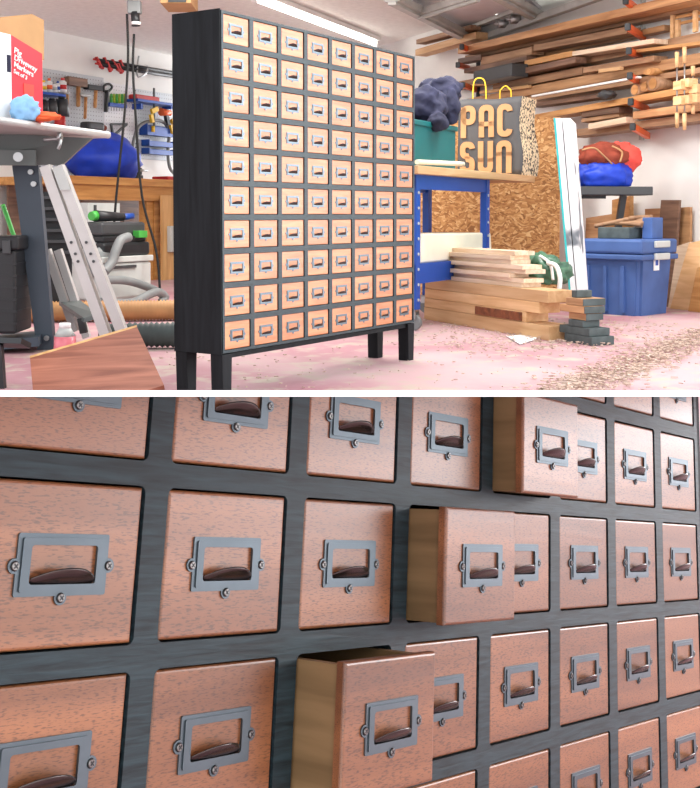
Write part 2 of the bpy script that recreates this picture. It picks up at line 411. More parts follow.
def face_grid(bm, xs, zs, sw, rw, y0, y1, rad):
    # each opening gets a rounded rectangular rim; xs, zs are stile and rail centre lines
    for i in range(len(xs)-1):
        for j in range(len(zs)-1):
            cx = (xs[i]+xs[i+1])/2; cz = (zs[j]+zs[j+1])/2; W = abs(xs[i+1]-xs[i]); Hh = abs(zs[j+1]-zs[j])
            n = 4; inner = rrect(W-sw, Hh-rw, rad, n); outer = []
            for q in inner:
                a = (q[0]/((W-sw)/2), q[1]/((Hh-rw)/2)); outer.append(q)
            outer = []
            for k, q in enumerate(inner):
                c = k//(n+1); sx = (1, -1, -1, 1)[c]; sz = (1, 1, -1, -1)[c]; f = (k % (n+1))
                # spread along outer corner
                if f == n/2: outer.append((sx*W/2, sz*Hh/2))
                else:
                    horizontal = (abs(q[0]-sx*((W-sw)/2)) > abs(q[1]-sz*((Hh-rw)/2)))
                    outer.append((q[0], sz*Hh/2) if horizontal else (sx*W/2, q[1]))
            ring(bm, [(x+cx, z+cz) for x, z in outer], [(x+cx, z+cz) for x, z in inner], y0, y1)

# ------------------------------------------------------------------ tall cabinet in the garage
Wc, ASP, DEP, YAW = 1.25, .8855, .141, -.99445
o = from_cam((-.32932*Wc, .23219*Wc, 2.83532*Wc)); o.z += H     # front left bottom corner of the body
ang = -YAW
legh = o.z
MC = Matrix.Translation((o.x, o.y, 0)) @ Matrix.Rotation(PI/2-(PI/2-ang), 4, 'Z')
cab = thing('drawer_cabinet', MC, 'tall black cabinet of eighty small orange-brown wood drawers standing on four black legs', 'cabinet')
Hb = ASP*Wc; dep = DEP*Wc*1.15; z0 = legh
bm = NB(); t = .018
box(bm, -.003, .001, z0, 0, dep, z0+Hb); box(bm, 0, .02, z0, t, dep, z0+Hb); box(bm, Wc-t, .02, z0, Wc, dep, z0+Hb)
box(bm, t, .02, z0+Hb-t, Wc-t, dep, z0+Hb); box(bm, t, .02, z0, Wc-t, dep, z0+t); box(bm, t, dep-.006, z0+t, Wc-t, dep, z0+Hb-t)
obj('carcass', bm, 'black', cab, F=MC)
mg = .004; px_ = (Wc-2*mg)/8; pz_ = (Hb-2*mg)/10
xs = [mg+i*px_ for i in range(9)]; zs = [z0+mg+j*pz_ for j in range(11)]
bm = NB(); face_grid(bm, xs, zs, px_*.135, px_*.115, 0, .02, .003)
obj('face_frame', bm, 'ebony', cab, F=MC)
for (x, y) in ((0, .0), (Wc-.052, .0), (0, dep-.052), (Wc-.052, dep-.052)):
    bm = NB(); prism(bm, [(x, z0), (x+.052, z0), (x+.047, 0), (x+.005, 0)], y+.001, y+.05)
    obj('leg', bm, 'black', cab, F=MC, bev=.002)
bm = NB(); box(bm, .052, .012, z0-.016, Wc-.052, .03, z0); obj('apron', bm, 'black', cab, F=MC)
proto = add_drawer(cab, px_, px_*.848, pz_-px_*.128, dep-.03, 'front', 0, False)
first = True
for i in range(8):
    for j in range(10):
        d = proto if first else copy_tree(proto, cab)
        first = False
        d.location = ((xs[i]+xs[i+1])/2, .012, (zs[j]+zs[j+1])/2)

# ------------------------------------------------------------------ near cabinet, its pitch is S
S = .10
R3 = [[.6028, -.04178, -.7968], [.20645, .97279, .10517], [.77072, -.22789, .59502]]
axis = lambda k: from_cam([R3[r][k] for r in range(3)])
u, dn, w = axis(0), axis(1), axis(2)
org = CAMLOC + from_cam([v*S for v in (-.85247, .19051, 5.27799)])
MN = Matrix((u, w, -dn)).transposed().to_4x4(); MN.translation = org
A = .80218
lo_z = -4*A*S - .006
# root Empty under the lowest corner of the body
near = thing('drawer_cabinet', MN @ Matrix.Translation((3*S, 0, lo_z)), 'close-up black cabinet under an added white divider board, three reddish brown drawers pulled out', 'cabinet')
# added white board, drawn for the divider between the two views; it slopes with the camera's view of its long edge and is level from side to side
Yb = .375
hi = CAMLOC + ray(350, 390.3)*(Yb/ray(350, 390.3).y); lo = CAMLOC + ray(350, 396.6)*(Yb/ray(350, 396.6).y)
thick = hi.z-lo.z; sl = (hi.z-H)/Yb                # slope per metre of depth
PWn = PW[near.name]
bm = NB(); vs = box(bm, -.42, Yb, -thick, .75, 1.25, 0)
for v in vs: v.co.z += H + sl*v.co.y
obj('divider_board', bm, 'whiteboard', near)
# plane just beneath the board, in cabinet axes
pn = MN.inverted().to_3x3() @ Vector((0, -sl, 1)).normalized(); pp = MN.inverted() @ (lo + Vector((0, 0, -.0002)))
def clip(bm, shift=Vector((0, 0, 0))):
    g = bm.verts[:]+bm.edges[:]+bm.faces[:]
    r = bmesh.ops.bisect_plane(bm, geom=g, plane_co=pp-shift, plane_no=pn, clear_outer=True)
    es = [e for e in r['geom_cut'] if isinstance(e, bmesh.types.BMEdge)]
    if es: bmesh.ops.holes_fill(bm, edges=[e for e in bm.edges if e.is_boundary], sides=0)
def clipped(me, shift):
    bm = NB(); bm.from_mesh(me); inside = [(v.co+shift-pp).dot(pn) for v in bm.verts]
    if max(inside) < 0: bm.free(); return me
    if min(inside) > 0: bm.free(); return None
    clip(bm, shift)
    if not bm.faces: bm.free(); return None
    m2 = bpy.data.meshes.new(me.name)
    for m in me.materials: m2.materials.append(m)
    bm.to_mesh(m2); bm.free(); return m2
X = [(-1.06+0)*S] + [i*S for i in range(8)]
X = [-S] + [i*S for i in range(8)]
Z = [(1-r)*A*S for r in range(-1, 5)]              # rails -1..4 ; rail index r at z=-(r)*A*S
Z = [-r*A*S for r in range(-1, 5)]
bm = NB(); face_grid(bm, X, Z, .143*S, .112*S, 0, .16*S, .035*S); clip(bm)
ff = obj('face_frame', bm, 'ebony', near, F=MN)
bm = NB(); xa, xb = X[0]-.07*S, X[-1]+.07*S; zt, zb = Z[0], lo_z; D = 1.9*S
box(bm, xa, .02*S, zb, X[0], D, zt); box(bm, X[-1], .0, zb, xb, D, zt); box(bm, X[0], D-.05*S, zb, X[-1], D, zt); box(bm, xa, .0, zb, xb, D, Z[-1])
box(bm, X[0], .2*S, zb, X[-1], D-.05*S, Z[-1])
clip(bm); obj('carcass', bm, 'black', near, F=MN)
# plinth that carries the tilted body down to the floor
bm = NB(); q = [MN @ Vector(c) for c in ((xa, .3*S, zb+.001), (xb, .3*S, zb+.001), (xb, D, zb+.001), (xa, D, zb+.001))]
top = [bm.verts.new(c) for c in q]; bot = [bm.verts.new((c.x, c.y, 0)) for c in q]
bm.faces.new(top); bm.faces.new(bot[::-1])
for k in range(4): bm.faces.new((top[k], bot[k], bot[(k+1) % 4], top[(k+1) % 4]))
obj('plinth', bm, 'black', near)
pulled = {(3, 2): .27, (2, 3): .32, (4, 1): .235}
proto = add_drawer(near, S, S*.838, S*(A-.128), 1.6*S, 'mahog', 0, True)
PWn_i = PWn.inverted() @ MN
def place_near(i, r, pull):
    cx = (i-.5)*S; cz = -(r-.5)*A*S
    d = copy_tree(proto, near); loc = Vector((cx, .062*S-pull*S, cz)); d.location = PWn_i @ loc
    for o_ in [d]+list(d.children):
        sh = loc + (o_.location if o_ is not d else Vector())
        m2 = clipped(o_.data, sh)
        if m2 is None: yield_remove.append(o_)
        else: o_.data = m2
yield_remove = []
for i in range(8):
    for r in range(0, 5):
        if r == 0 and i < 4: continue
        place_near(i, r, pulled.get((i, r), 0))
for o_ in yield_remove: bpy.data.objects.remove(o_)
for ch in list(proto.children): bpy.data.objects.remove(ch)
bpy.data.objects.remove(proto)
# ------------------------------------------------------------------ overhead door, rails, lamps, cords
KD = 1100/950.0
def at(px, py, Y): return WORLD.at(px, py, Y*KD)
def fz(px, py): return floor_pt(px, py)
ZC = HC
def on_z(px, py, z):
    r = ray(px, py); return CAMLOC + r*((z-H)/r.z)
def flatquad(bm, pts, z, t, mat=0):
    P = [on_z(x, y, z) for x, y in pts]
    a = [bm.verts.new(p) for p in P]; b = [bm.verts.new(p+Vector((0, 0, t))) for p in P]; n = len(P)
    fs = [bm.faces.new(a), bm.faces.new(b[::-1])]+[bm.faces.new((a[(k+1) % n], a[k], b[k], b[(k+1) % n])) for k in range(n)]
    for f in fs: f.material_index = mat
zd = ZC-.16
bm = NB(); flatquad(bm, [(402, 0), (470, 37), (545, 14), (500, -30), (380, -30)], zd+.06, .03)
obj('door_1', bm, 'doorp', kind='structure')
def strut(name, p0, p1, w, z, mat, label, cat, par=None, t=.05):
    a = on_z(*p0, z); b = on_z(*p1, z); bm = NB(); bar(bm, a, b, w, t, bev=.004)
    bar(bm, a+Vector((0, 0, -.012-t/2)), b+Vector((0, 0, -.012-t/2)), w*.5, .02)
    return obj(name, bm, mat, label=label, cat=cat)
s1 = strut('door_strut', (392, -2), (465, 35.5), .12, zd-.01, 'galv', 'long galvanised strut under the raised door, its end beside the pale board ends', 'strut')
s2 = strut('door_strut', (484, -14), (538, 16), .12, zd-.01, 'galv', 'short galvanised strut under the raised door, above the long top lumber board', 'strut')
s3 = strut('door_strut', (420, 13), (478, -5), .07, zd-.02, 'galv', 'thin pale cross strut joining the raised door struts', 'strut')
t_ = thing('door_track', Matrix.Translation(on_z(520, 25, zd-.05)), 'galvanised door track with rollers running above the top lumber boards', 'track')
bm = NB(); a = on_z(466, 44, zd-.05); b = on_z(640, -18, zd-.05); bar(bm, a, b, .06, .05, bev=.004); obj('rail', bm, 'galv', t_)
for k, f in enumerate((.03, .1, .3, .38)):
    p = a.lerp(b, f)+Vector((-.03, -.02, .04)); bm = NB(); cyl(bm, p+Vector((-.05, 0, 0)), p+Vector((.03, 0, 0)), .035, seg=18); cyl(bm, p+Vector((-.08, 0, 0)), p, .012)
    obj('roller', bm, 'steel', t_)
bm = NB(); bar(bm, a+Vector((-.1, 0, .09)), a.lerp(b, .5)+Vector((-.1, 0, .09)), .03, .03); obj('push_rod', bm, 'galv', t_)
# ceiling lamps
def lamp(p0, p1, label):
    a = on_z(*p0, ZC-.07); b = on_z(*p1, ZC-.07)
    t_ = thing('strip_light', Matrix.Translation((a+b)/2), label, 'ceiling light', None)
    bm = NB(); bar(bm, a+Vector((0, 0, .045)), b+Vector((0, 0, .045)), .10, .04); obj('housing', bm, 'whitep', t_)
    bm = NB(); cyl(bm, a.lerp(b, .02), a.lerp(b, .98), .022, seg=14); obj('tube', bm, 'tube', t_)
    for f in (.01, .99):
        p = a.lerp(b, f); bm = NB(); box(bm, p.x-.02, p.y-.02, p.z-.03, p.x+.02, p.y+.02, p.z+.03); obj('end_cap', bm, 'whitep', t_)
lamp((253, -2), (376, 44), 'fluorescent strip light on the ceiling behind the top of the tall cabinet')
lamp((452, -14), (498, 11), 'fluorescent strip light on the ceiling beside the raised door')
# hanging cords
for (pts, lab) in (([(127, 14, 6.6), (128, 60, 6.6), (124, 120, 6.6), (116, 200, 6.6), (112, 262, 6.55)], 'left black cord hanging from the ceiling socket down past the ladder'),
                   ([(134, 34, 6.6), (133, 70, 6.6), (136, 120, 6.6), (142, 196, 6.6), (156, 250, 6.55), (160, 290, 6.5)], 'right black cord hanging from a plug and curling down to the extractor')):
    bm = NB(); tube(bm, [at(*p) for p in pts], .0085, 8); obj('hanging_cord', bm, 'cable', label=lab, cat='cord')
t_ = thing('ceiling_socket', Matrix.Translation(at(132, 10, 6.6)), 'grey socket box with plug hanging from the ceiling in front of the wall', 'socket')
bm = NB(); bar(bm, at(127, -30, 6.6), at(133, -30, 6.6), .05, .1); pbox(bm, WORLD, 127, 0, 140, 13, 6.58*KD, 6.64*KD, bev=.006); bar(bm, at(129, -60, 6.62), at(130, 2, 6.62), .03, .03); obj('box', bm, 'greyp', t_)
bm = NB(); cyl(bm, at(135, 12, 6.6), at(136, 26, 6.6), .03); obj('plug', bm, 'blackp', t_)
bm = NB(); cyl(bm, at(136, 22, 6.6), at(136, 25, 6.6), .032); obj('collar', bm, 'whitep', t_)
bm = NB(); pbox(bm, WORLD, 160, -12, 191, 3, 6.6*KD, 6.9*KD, bev=.004); pbox(bm, WORLD, 168, -1, 186, 2, 6.59*KD, 6.6*KD, 1)
obj('carton', bm, ['card', 'blackp'], label='brown carton up under the ceiling at the cabinet corner', cat='box')

# ------------------------------------------------------------------ back left wall: tools
P = lambda x, y, o=0.0: WL.at(x, y, -o)
def wbox(x0, y0, x1, y1, a, b, mat=0, bev=0, bm=None):
    bm = bm or NB(); pbox(bm, WL, x0, y0, x1, y1, -b, -a, mat, bev); return bm
M['peg'] = peg_mat('grey_pegboard', (196, 202, 206), (96, 100, 104)); M['pegw'] = peg_mat('white_pegboard', (236, 238, 240), (150, 152, 154))
obj('pegboard', wbox(30, 72, 104, 178, .005, .025), 'peg', F=WL, label='grey perforated tool board on the wall behind the saw table', cat='pegboard')
obj('pegboard', wbox(104.3, 84, 134, 160, .005, .025), 'pegw', F=WL, label='white perforated tool board on the wall holding green screwdrivers', cat='pegboard')
obj('louvred_panel', wbox(136, 92, 178, 160, .005, .02), 'peg', F=WL, label='grey wall panel holding the blue parts bins and blue shelf', cat='panel')
def hammer(hx0, hy0, hx1, hy1, gx0, gy0, gx1, gy1, gw, label, cat, headmat='darkw', o=.07):
    t_ = thing(cat.replace(' ', '_'), base(WL, P((gx0+gx1)/2, gy1, o).x, -o, P(gx0, gy1, o).z), label, cat)
    bm = wbox(hx0, hy0, hx1, hy1, o-.035, o+.035, bev=.008); obj('head', bm, headmat, t_, F=WL)
    bm = NB(); a = P(gx0, gy0, o); b = P(gx1, gy1, o); bar(bm, a, b, .028, gw, bev=.008); obj('handle', bm, 'oak', t_, F=WL)
hammer(69, 77.5, 88, 86, 78.5, 80, 78.2, 107, .042, 'big wooden mallet with brown block head on the grey tool board', 'mallet')
hammer(88.5, 85, 103, 90, 96, 86, 95, 108, .036, 'dark headed hammer hanging right of the big wooden mallet', 'hammer', 'blackp')
hammer(81, 93.5, 91, 96.5, 86, 94, 85, 119, .03, 'slim claw hammer hanging below the big wooden mallet', 'hammer', 'steel')
hammer(64, 91, 70, 94, 67.5, 91, 67.5, 105, .022, 'small hammer hanging left of the big wooden mallet', 'hammer', 'steel')
t_ = thing('tin_snips', base(WL, P(106, 112).x, -.05, P(106, 112).z), 'black handled tin snips hanging between the two tool boards', 'snips')
bm = NB(); tube(bm, [P(104, 92, .05), P(104, 86, .05), P(109, 84, .05), P(112, 87, .05), P(109, 91, .05), P(105, 92, .05)], .012, 8); obj('grip', bm, 'blackp', t_, F=WL)
bm = NB(); bar(bm, P(107, 90, .05), P(106, 112, .05), .02, .04); obj('blade', bm, 'dgreyp', t_, F=WL)
obj('tool_rack', wbox(110, 103.5, 127, 107, .03, .09), 'blue', F=WL, label='small blue rack on white tool board under the screwdrivers', cat='rack')
for k in range(6):
    x = 111.3+k*2.7; o_ = .06
    t_ = thing('screwdriver', base(WL, P(x, 108, o_).x, -o_, P(x, 112, o_).z), 'green and yellow handled screwdriver in the blue rack on the white tool board', 'screwdriver', 'screwdrivers in the blue rack')
    bm = NB(); cyl(bm, P(x, 94, o_), P(x, 103, o_), .012, .015, 10); obj('handle', bm, 'lime' if k % 2 else 'green', t_, F=WL)
    bm = NB(); cyl(bm, P(x, 103.2, o_), P(x, 111, o_), .004, seg=6); obj('shaft', bm, 'steel', t_, F=WL)
t_ = thing('tool_shelf', base(WL, P(157, 102).x, -.1, P(157, 105).z), 'blue metal wall shelf carrying a red case above the blue bins', 'shelf')
obj('board', wbox(138, 101, 175, 103.5, .02, .2), 'blue', t_, F=WL)
for x in (141, 171):
    bm = wbox(x, 103.5, x+2, 109, .02, .14); obj('bracket', bm, 'blue', t_, F=WL)
obj('tool_case', wbox(136, 95.5, 160, 101, .06, .16, bev=.015), 'redp', F=WL, label='slim red case lying on the blue wall shelf', cat='case')
for (x0, y0, x1, y1, lab) in ((139, 127, 167, 135, 'uppermost and deepest of three blue parts bins on the wall'), (141, 142, 167, 146, 'middle one of three blue parts bins on the wall'), (141, 150, 167, 154, 'lowest of three blue parts bins on the wall')):
    bm = NB(); a = P(x0, y1, .02); b = P(x1, y0, .02)
    w0, w1, z0_, z1_ = a.x, b.x, a.z, b.z
    box(bm, w0, -.12, z0_, w1, -.03, z0_+.012); box(bm, w0, -.13, z0_, w1, -.12, z0_+(z1_-z0_)*.75); box(bm, w0, -.13, z0_, w0+.01, -.03, z1_); box(bm, w1-.01, -.13, z0_, w1, -.03, z1_)
    box(bm, w0, -.035, z0_, w1, -.025, z1_)
    for k in range(1, 4): x = w0+(w1-w0)*k/4; box(bm, x-.005, -.13, z0_, x+.005, -.03, z1_*.5+z0_*.5)
    obj('parts_bin', bm, 'blue', F=WL, label=lab, cat='bin')
def clamp(x, y0, y1, mat, label, o=.14):
    t_ = thing('bar_clamp', base(WL, P(x, y1, o).x, -o, P(x, y1, o).z), label, 'clamp')
    bm = NB(); bar(bm, P(x, y0, o), P(x+.3, y1, o), .01, .02); obj('bar', bm, 'dgreyp', t_, F=WL)
    ym = y0+(y1-y0)*.58
    bm = NB(); bar(bm, P(x-2.5, ym-2, o), P(x+3.5, ym-5, o), .03, .05); bar(bm, P(x-3, ym+1, o), P(x-1.5, ym+9, o), .03, .04); cyl(bm, P(x-1, y1-6, o), P(x-1, y1, o), .018); obj('jaw', bm, mat, t_, F=WL)
clamp(154, 88, 132, 'yellow', 'yellow bar clamp hanging in front of blue bins')
clamp(174, 110, 134, 'yellow', 'black and yellow bar clamp hanging right beside the tall cabinet')
t_ = thing('power_drill', base(WL, P(166, 124).x, -.12, P(166, 125).z), 'orange and black cordless drill hanging right of the yellow clamp', 'drill')
bm = NB(); cyl(bm, P(161, 112, .12), P(170, 113, .12), .04, .03); obj('body', bm, 'orange', t_, F=WL)
bm = NB(); bar(bm, P(166, 114, .12), P(168, 125, .12), .04, .045); obj('grip', bm, 'blackp', t_, F=WL)
bm = NB(); tube(bm, [P(128, 176, .1), P(132, 150, .1), P(138, 128, .1), P(150, 121, .1), P(163, 122, .1), P(169, 132, .1), P(168, 152, .1), P(170, 168, .1), P(176, 175, .1)], .018, 10)
obj('air_hose', bm, 'greyp', F=WL, label='grey hose looped on the wall around the blue bins', cat='hose')
# long pipe clamps on the wall
for k, (y0, y1) in enumerate(((60.5, 74), (64.5, 77.5))):
    t_ = thing('pipe_clamp', base(WL, P(140, 70, .1).x, -.1, P(140, 74, .1).z), ('upper' if k == 0 else 'lower')+' long black pipe clamp with red jaws on the wall hook above the tools', 'pipe clamp')
    bm = NB(); a = P(99+2*k, y0, .09+.05*k); b = P(186, y1+1, .09+.05*k); cyl(bm, a, b, .021, seg=12); obj('pipe', bm, 'blackp', t_, F=WL)
    for j, x in enumerate((97+k*2, 105+k*3, 113+k*3, 121-k*2)):
        yy = y0+(x-99)*.155; bm = NB(); bar(bm, P(x-1, yy-3-j % 2, .1+.05*k), P(x+2.5, yy+3+3*(j % 2), .1+.05*k), .03, .018); bar(bm, P(x+1, yy+2, .1+.05*k), P(x+4, yy+4, .1+.05*k), .03, .018)
        cyl(bm, P(x-3.5, yy-1, .1+.05*k), P(x+1, yy, .1+.05*k), .009)
        obj('jaw', bm, 'redp', t_, F=WL)
bm = NB(); tube(bm, [P(139, 56, .02), P(138, 62, .04), P(137, 74, .2), P(140, 77, .22), P(147, 72, .2), P(147, 66, .02)], .009, 8); obj('pipe_hook', bm, 'steel', F=WL, label='steel hook on the wall holding the pipe clamps', cat='hook')
# blue shelf with bottles and jars, left
obj('tool_shelf', wbox(30, 92, 66, 94.5, .025, .2), 'blue', F=WL, label='blue wall shelf carrying small bottles left of the mallet', cat='shelf')
for x, y0, w, mt, lab in ((42, 80, 4, 'yellow', 'small bottle with a yellow cap on the blue shelf'), (47, 78, 4.5, 'orange', 'orange labelled bottle second from left on the blue shelf'), (52.5, 82, 4, 'lgreyp', 'short pale bottle in the middle of the blue shelf'), (56.5, 81, 3, 'blue', 'narrow blue marked bottle on the blue shelf'), (60, 77.5, 5.5, 'redp', 'white bottle with red label, rightmost on the blue shelf')):
    a = P(x, 92, .1); b = P(x+w, 92, .1); r = (b.x-a.x)/2; zt_ = P(x, y0, .1).z
    t_ = thing('bottle', base(WL, a.x+r, -.1, a.z), lab, 'bottle')
    bm = NB(); cyl(bm, (a.x+r, -.1, a.z), (a.x+r, -.1, a.z+(zt_-a.z)*.72), r, seg=16); cyl(bm, (a.x+r, -.1, a.z+(zt_-a.z)*.72), (a.x+r, -.1, a.z+(zt_-a.z)*.82), r, r*.5, 16); obj('body', bm, 'whitep', t_, F=WL)
    bm = NB(); cyl(bm, (a.x+r, -.1, a.z+(zt_-a.z)*.82), (a.x+r, -.1, zt_), r*.5, seg=12); obj('cap', bm, mt, t_, F=WL)
    bm = NB(); cyl(bm, (a.x+r, -.1, a.z+(zt_-a.z)*.2), (a.x+r, -.1, a.z+(zt_-a.z)*.5), r*1.03, seg=16); obj('label_band', bm, mt, t_, F=WL)
for x, y, r, mt, lab in ((44, 107, 4.5, 'blackp', 'black tool hanging leftmost under the blue shelf'), (52, 107, 5, 'dgreyp', 'dark grey router hanging under the blue shelf'), (62, 107, 6, 'dgreyp', 'large charcoal power tool hanging under the blue shelf'), (60, 121, 5, 'redp', 'red bodied power tool hanging above the saw table')):
    c = P(x, y, .14); R_ = (P(x+r, y, .14).x-c.x)
    t_ = thing('power_tool', base(WL, c.x, -.14, c.z-R_*1.3), lab, 'power tool')
    bm = NB(); cyl(bm, (c.x, -.14, c.z-R_*1.1), (c.x, -.14, c.z+R_*.9), R_*.85, R_*.7, 16); obj('housing', bm, mt, t_, F=WL)
    bm = NB(); cyl(bm, (c.x, -.14, c.z+R_*.9), (c.x, -.14, c.z+R_*1.2), R_*.45, seg=12); obj('motor_cap', bm, 'blackp', t_, F=WL)
t_ = thing('router', base(WL, P(97, 131).x, -.15, P(97, 131).z), 'small black trim router with brown knobs on the board above the blue tarpaulin', 'router')
bm = wbox(89, 122, 105, 130, .08, .2, bev=.02); obj('body', bm, 'dgreyp', t_, F=WL)
for x in (90, 104): bm = NB(); blob(bm, P(x, 128, .14), (.03, .03, .03), 0, sub=2); obj('knob', bm, 'redbag', t_, F=WL)
t_ = thing('shelf_bracket', base(WL, P(112, 134).x, -.06, P(112, 136).z), 'black triangular bracket on the white tool board', 'bracket')
bm = NB(); 
for a, b in (((111, 124), (127, 124)), ((111, 124), (113, 136)), ((127, 124), (113, 136))): bar(bm, P(*a, .06), P(*b, .06), .02, .02)
obj('arm', bm, 'blackp', t_, F=WL)

# ------------------------------------------------------------------ workbench along the back wall
yb = .95                                             # depth from the wall of the bench front
F_ = WL
xl = F_.at(70, 180, -yb).x; xr = F_.at(215, 186, -yb).x
zt = F_.at(120, 177.5, -yb).z; zt2 = F_.at(120, 193, -yb).z
ben = thing('workbench', base(F_, xl, -yb), 'thick beech workbench against the back wall with tan plywood ends', 'workbench')
bm = NB(); box(bm, xl, -yb, zt-.07, xr, -.03, zt, bev=.006); obj('benchtop', bm, 'bench', ben, F=F_)
bm = NB(); box(bm, xl+.05, -yb+.03, zt-.2, xr-.05, -yb+.06, zt-.07); obj('apron', bm, 'bench', ben, F=F_)
for px in (72, 147, 205):
    a = F_.at(px, 250, -yb+.06).x; bm = NB(); box(bm, a, -yb+.06, 0, a+.09, -yb+.15, zt-.07); obj('leg', bm, 'bench', ben, F=F_)
a = F_.at(156, 250, -yb+.05).x
bm = NB(); box(bm, a, -yb+.07, 0.0, a+.5, -yb+.09, zt-.07); obj('end_panel', bm, 'bench', ben, F=F_)
bm = NB(); box(bm, xl+.1, -.14, .0, xr-.1, -.12, zt-.07); obj('back_panel', bm, 'darkw', ben, F=F_)
bm = NB(); a = F_.at(163, 250, -yb-.04).x; b = F_.at(179, 250, -yb-.04).x; vs = box(bm, a, -yb-.03, 0, b+.06, -yb-.01, F_.at(160, 192, -yb).z-.03)
obj('plywood_board', bm, 'ply', F=F_, label='tall pale plywood board standing against the bench beside the tall cabinet', cat='board')
bm = NB(); pbox(bm, F_, 171, 226, 181, 252, -yb-.08, -yb-.032, bev=.006); obj('outlet_box', bm, 'lgreyp', F=F_, label='light grey outlet box on the plywood beside the tall cabinet', cat='outlet box')
bm = NB(); c = F_.at(104, 184, -yb*.5); pa = F_.at(78, 150, -yb*.5).x; pb = F_.at(131, 150, -yb*.5).x
zz = F_.at(104, 134, -yb*.5).z
blob(bm, ((pa+pb)/2, -yb*.5, zt+(zz-zt)*.42), ((pb-pa)/2*.97, .3, (zz-zt)*.56), .16, 1.6, 3, 4, flat=None)
for v in bm.verts:
    if v.co.z < zt+.003: v.co.z = zt+.003
obj('tarpaulin_bundle', bm, 'bluetarp', F=F_, label='blue tarpaulin bundle heaped on the workbench', cat='tarpaulin')
for x0, y0, x1, y1, lab in ((152, 181, 165, 184.5, 'flat red tool case on the workbench'), (164, 177, 179, 184.5, 'red toolbox on workbench, right against the tall cabinet')):
    bm = NB(); p0 = F_.at(x0, y1, -yb+.3); p1 = F_.at(x1, y0, -yb+.3); box(bm, p0.x, -yb+.25, zt, p1.x, -yb+.45, p1.z, bev=.01); obj('tool_case', bm, 'redp', F=F_, label=lab, cat='case')
t_ = thing('bench_vise', base(F_, F_.at(134, 180, -.6).x, -.55, zt), 'small black vise on the workbench right of the blue bundle', 'vise')
x_ = F_.at(134, 176, -.55).x; bm = NB(); box(bm, x_-.08, -.6, zt, x_+.08, -.48, zt+.05, bev=.01); box(bm, x_-.04, -.62, zt+.05, x_+.04, -.46, zt+.12, bev=.01); obj('body', bm, 'blackp', t_, F=F_)
bm = NB(); cyl(bm, (x_-.06, -.66, zt+.09), (x_+.06, -.66, zt+.09), .008); cyl(bm, (x_, -.66, zt+.09), (x_, -.6, zt+.09), .012); obj('screw_handle', bm, 'steel', t_, F=F_)
# dust extractor, in front of the bench
F2 = Frame(*(fz(103, 306).xy), ux, uy*KD)
ex = thing('dust_extractor', F2.m.copy(), 'grey and black dust extractor with green switch under the workbench', 'dust extractor')
x0, x1 = 0, F2.at(152, 290, 0).x
z = lambda y: F2.at(128, y, 0).z
bm = NB(); box(bm, x0, 0, .03, x1, .38, z(262), bev=.02); box(bm, x0-.01, -.01, z(262), x1+.01, .39, z(256), bev=.006); obj('bin', bm, 'lgreyp', ex, F=F2)
bm = NB(); box(bm, x0+.02, .01, z(256), x1-.0, .37, z(242), bev=.02); box(bm, x0+.04, .03, z(242), x1-.02, .35, z(236), bev=.01); obj('head', bm, 'blackp', ex, F=F2)
bm = NB(); box(bm, x1*.72, -.006, z(238), x1*.9, .05, z(231), bev=.003); obj('switch', bm, 'green', ex, F=F2)
bm = NB(); box(bm, x1*.1, -.012, z(268), x1*.65, .0, z(265)); obj('vent_slot', bm, 'dgreyp', ex, F=F2)
for sx in (.06, x1-.06):
    for sy in (.05, .32): bm = NB(); cyl(bm, (sx-.015, sy, .03), (sx+.015, sy, .03), .03); obj('wheel', bm, 'blackp', ex, F=F2)
bm = NB(); box(bm, x0+.05, .05, z(236), x1-.0, .33, z(222), bev=.02); obj('systainer_case', bm, 'dgreyp', F=F2, label='charcoal tool case stacked on the dust extractor', cat='case')
t_ = thing('circular_saw', base(F2, x1*.5, .15, z(222)), 'black hand power tool with blue trigger lying on the charcoal case', 'power tool')
bm = NB(); cyl(bm, (x1*.2, .15, z(216)), (x1*.75, .15, z(217)), .04, .028, 16); obj('body', bm, 'blackp', t_, F=F2)
bm = NB(); cyl(bm, (x1*.75, .15, z(217)), (x1*.95, .15, z(216)), .022, .022, 14); obj('grip', bm, 'blue', t_, F=F2)
bm = NB(); cyl(bm, (x1*.12, .15, z(216)), (x1*.2, .15, z(216)), .03, .036, 14); obj('collar', bm, 'green', t_, F=F2)
G = lambda x, y, o=-.08: F2.at(x, y, o)
bm = NB(); tube(bm, [G(104, 272), G(112, 262), G(116, 250), G(121, 240), G(129, 237)], .032, 12); obj('vacuum_hose', bm, 'greyp', F=F2, label='grey vacuum hose rising in front of the extractor', cat='hose')
for k, (pts, lab) in enumerate((([(100, 281), (112, 280), (128, 281), (145, 286), (158, 292), (166, 298)], 'grey hose arching low in front of the extractor, upper run'),
            ([(100, 302), (116, 303), (134, 302), (146, 296), (158, 292), (165, 297), (160, 303)], 'grey hose coil lying low before the extractor, lower run'))):
    bm = NB(); tube(bm, [G(x, y, -.12-.1*k) for x, y in pts], .028, 12); obj('vacuum_hose', bm, 'greyp', F=F2, label=lab, cat='hose')
t_ = thing('storage_box', base(F2, F2.at(100, 230, .45).x, .45, .0), 'white cabinet standing under the workbench left of the extractor', 'storage box')
bm = NB(); pbox(bm, F2, 88, 203, 120, 262, .46, .6); obj('body', bm, 'lgreyp', t_, F=F2)
bm = NB(); pbox(bm, F2, 95, 205, 97, 262, .45, .46); obj('door_seam', bm, 'dgreyp', t_, F=F2)
bm = NB(); pbox(bm, F2, 88, 262, 120, 300, .46, .6); obj('plinth', bm, 'dgreyp', t_, F=F2)
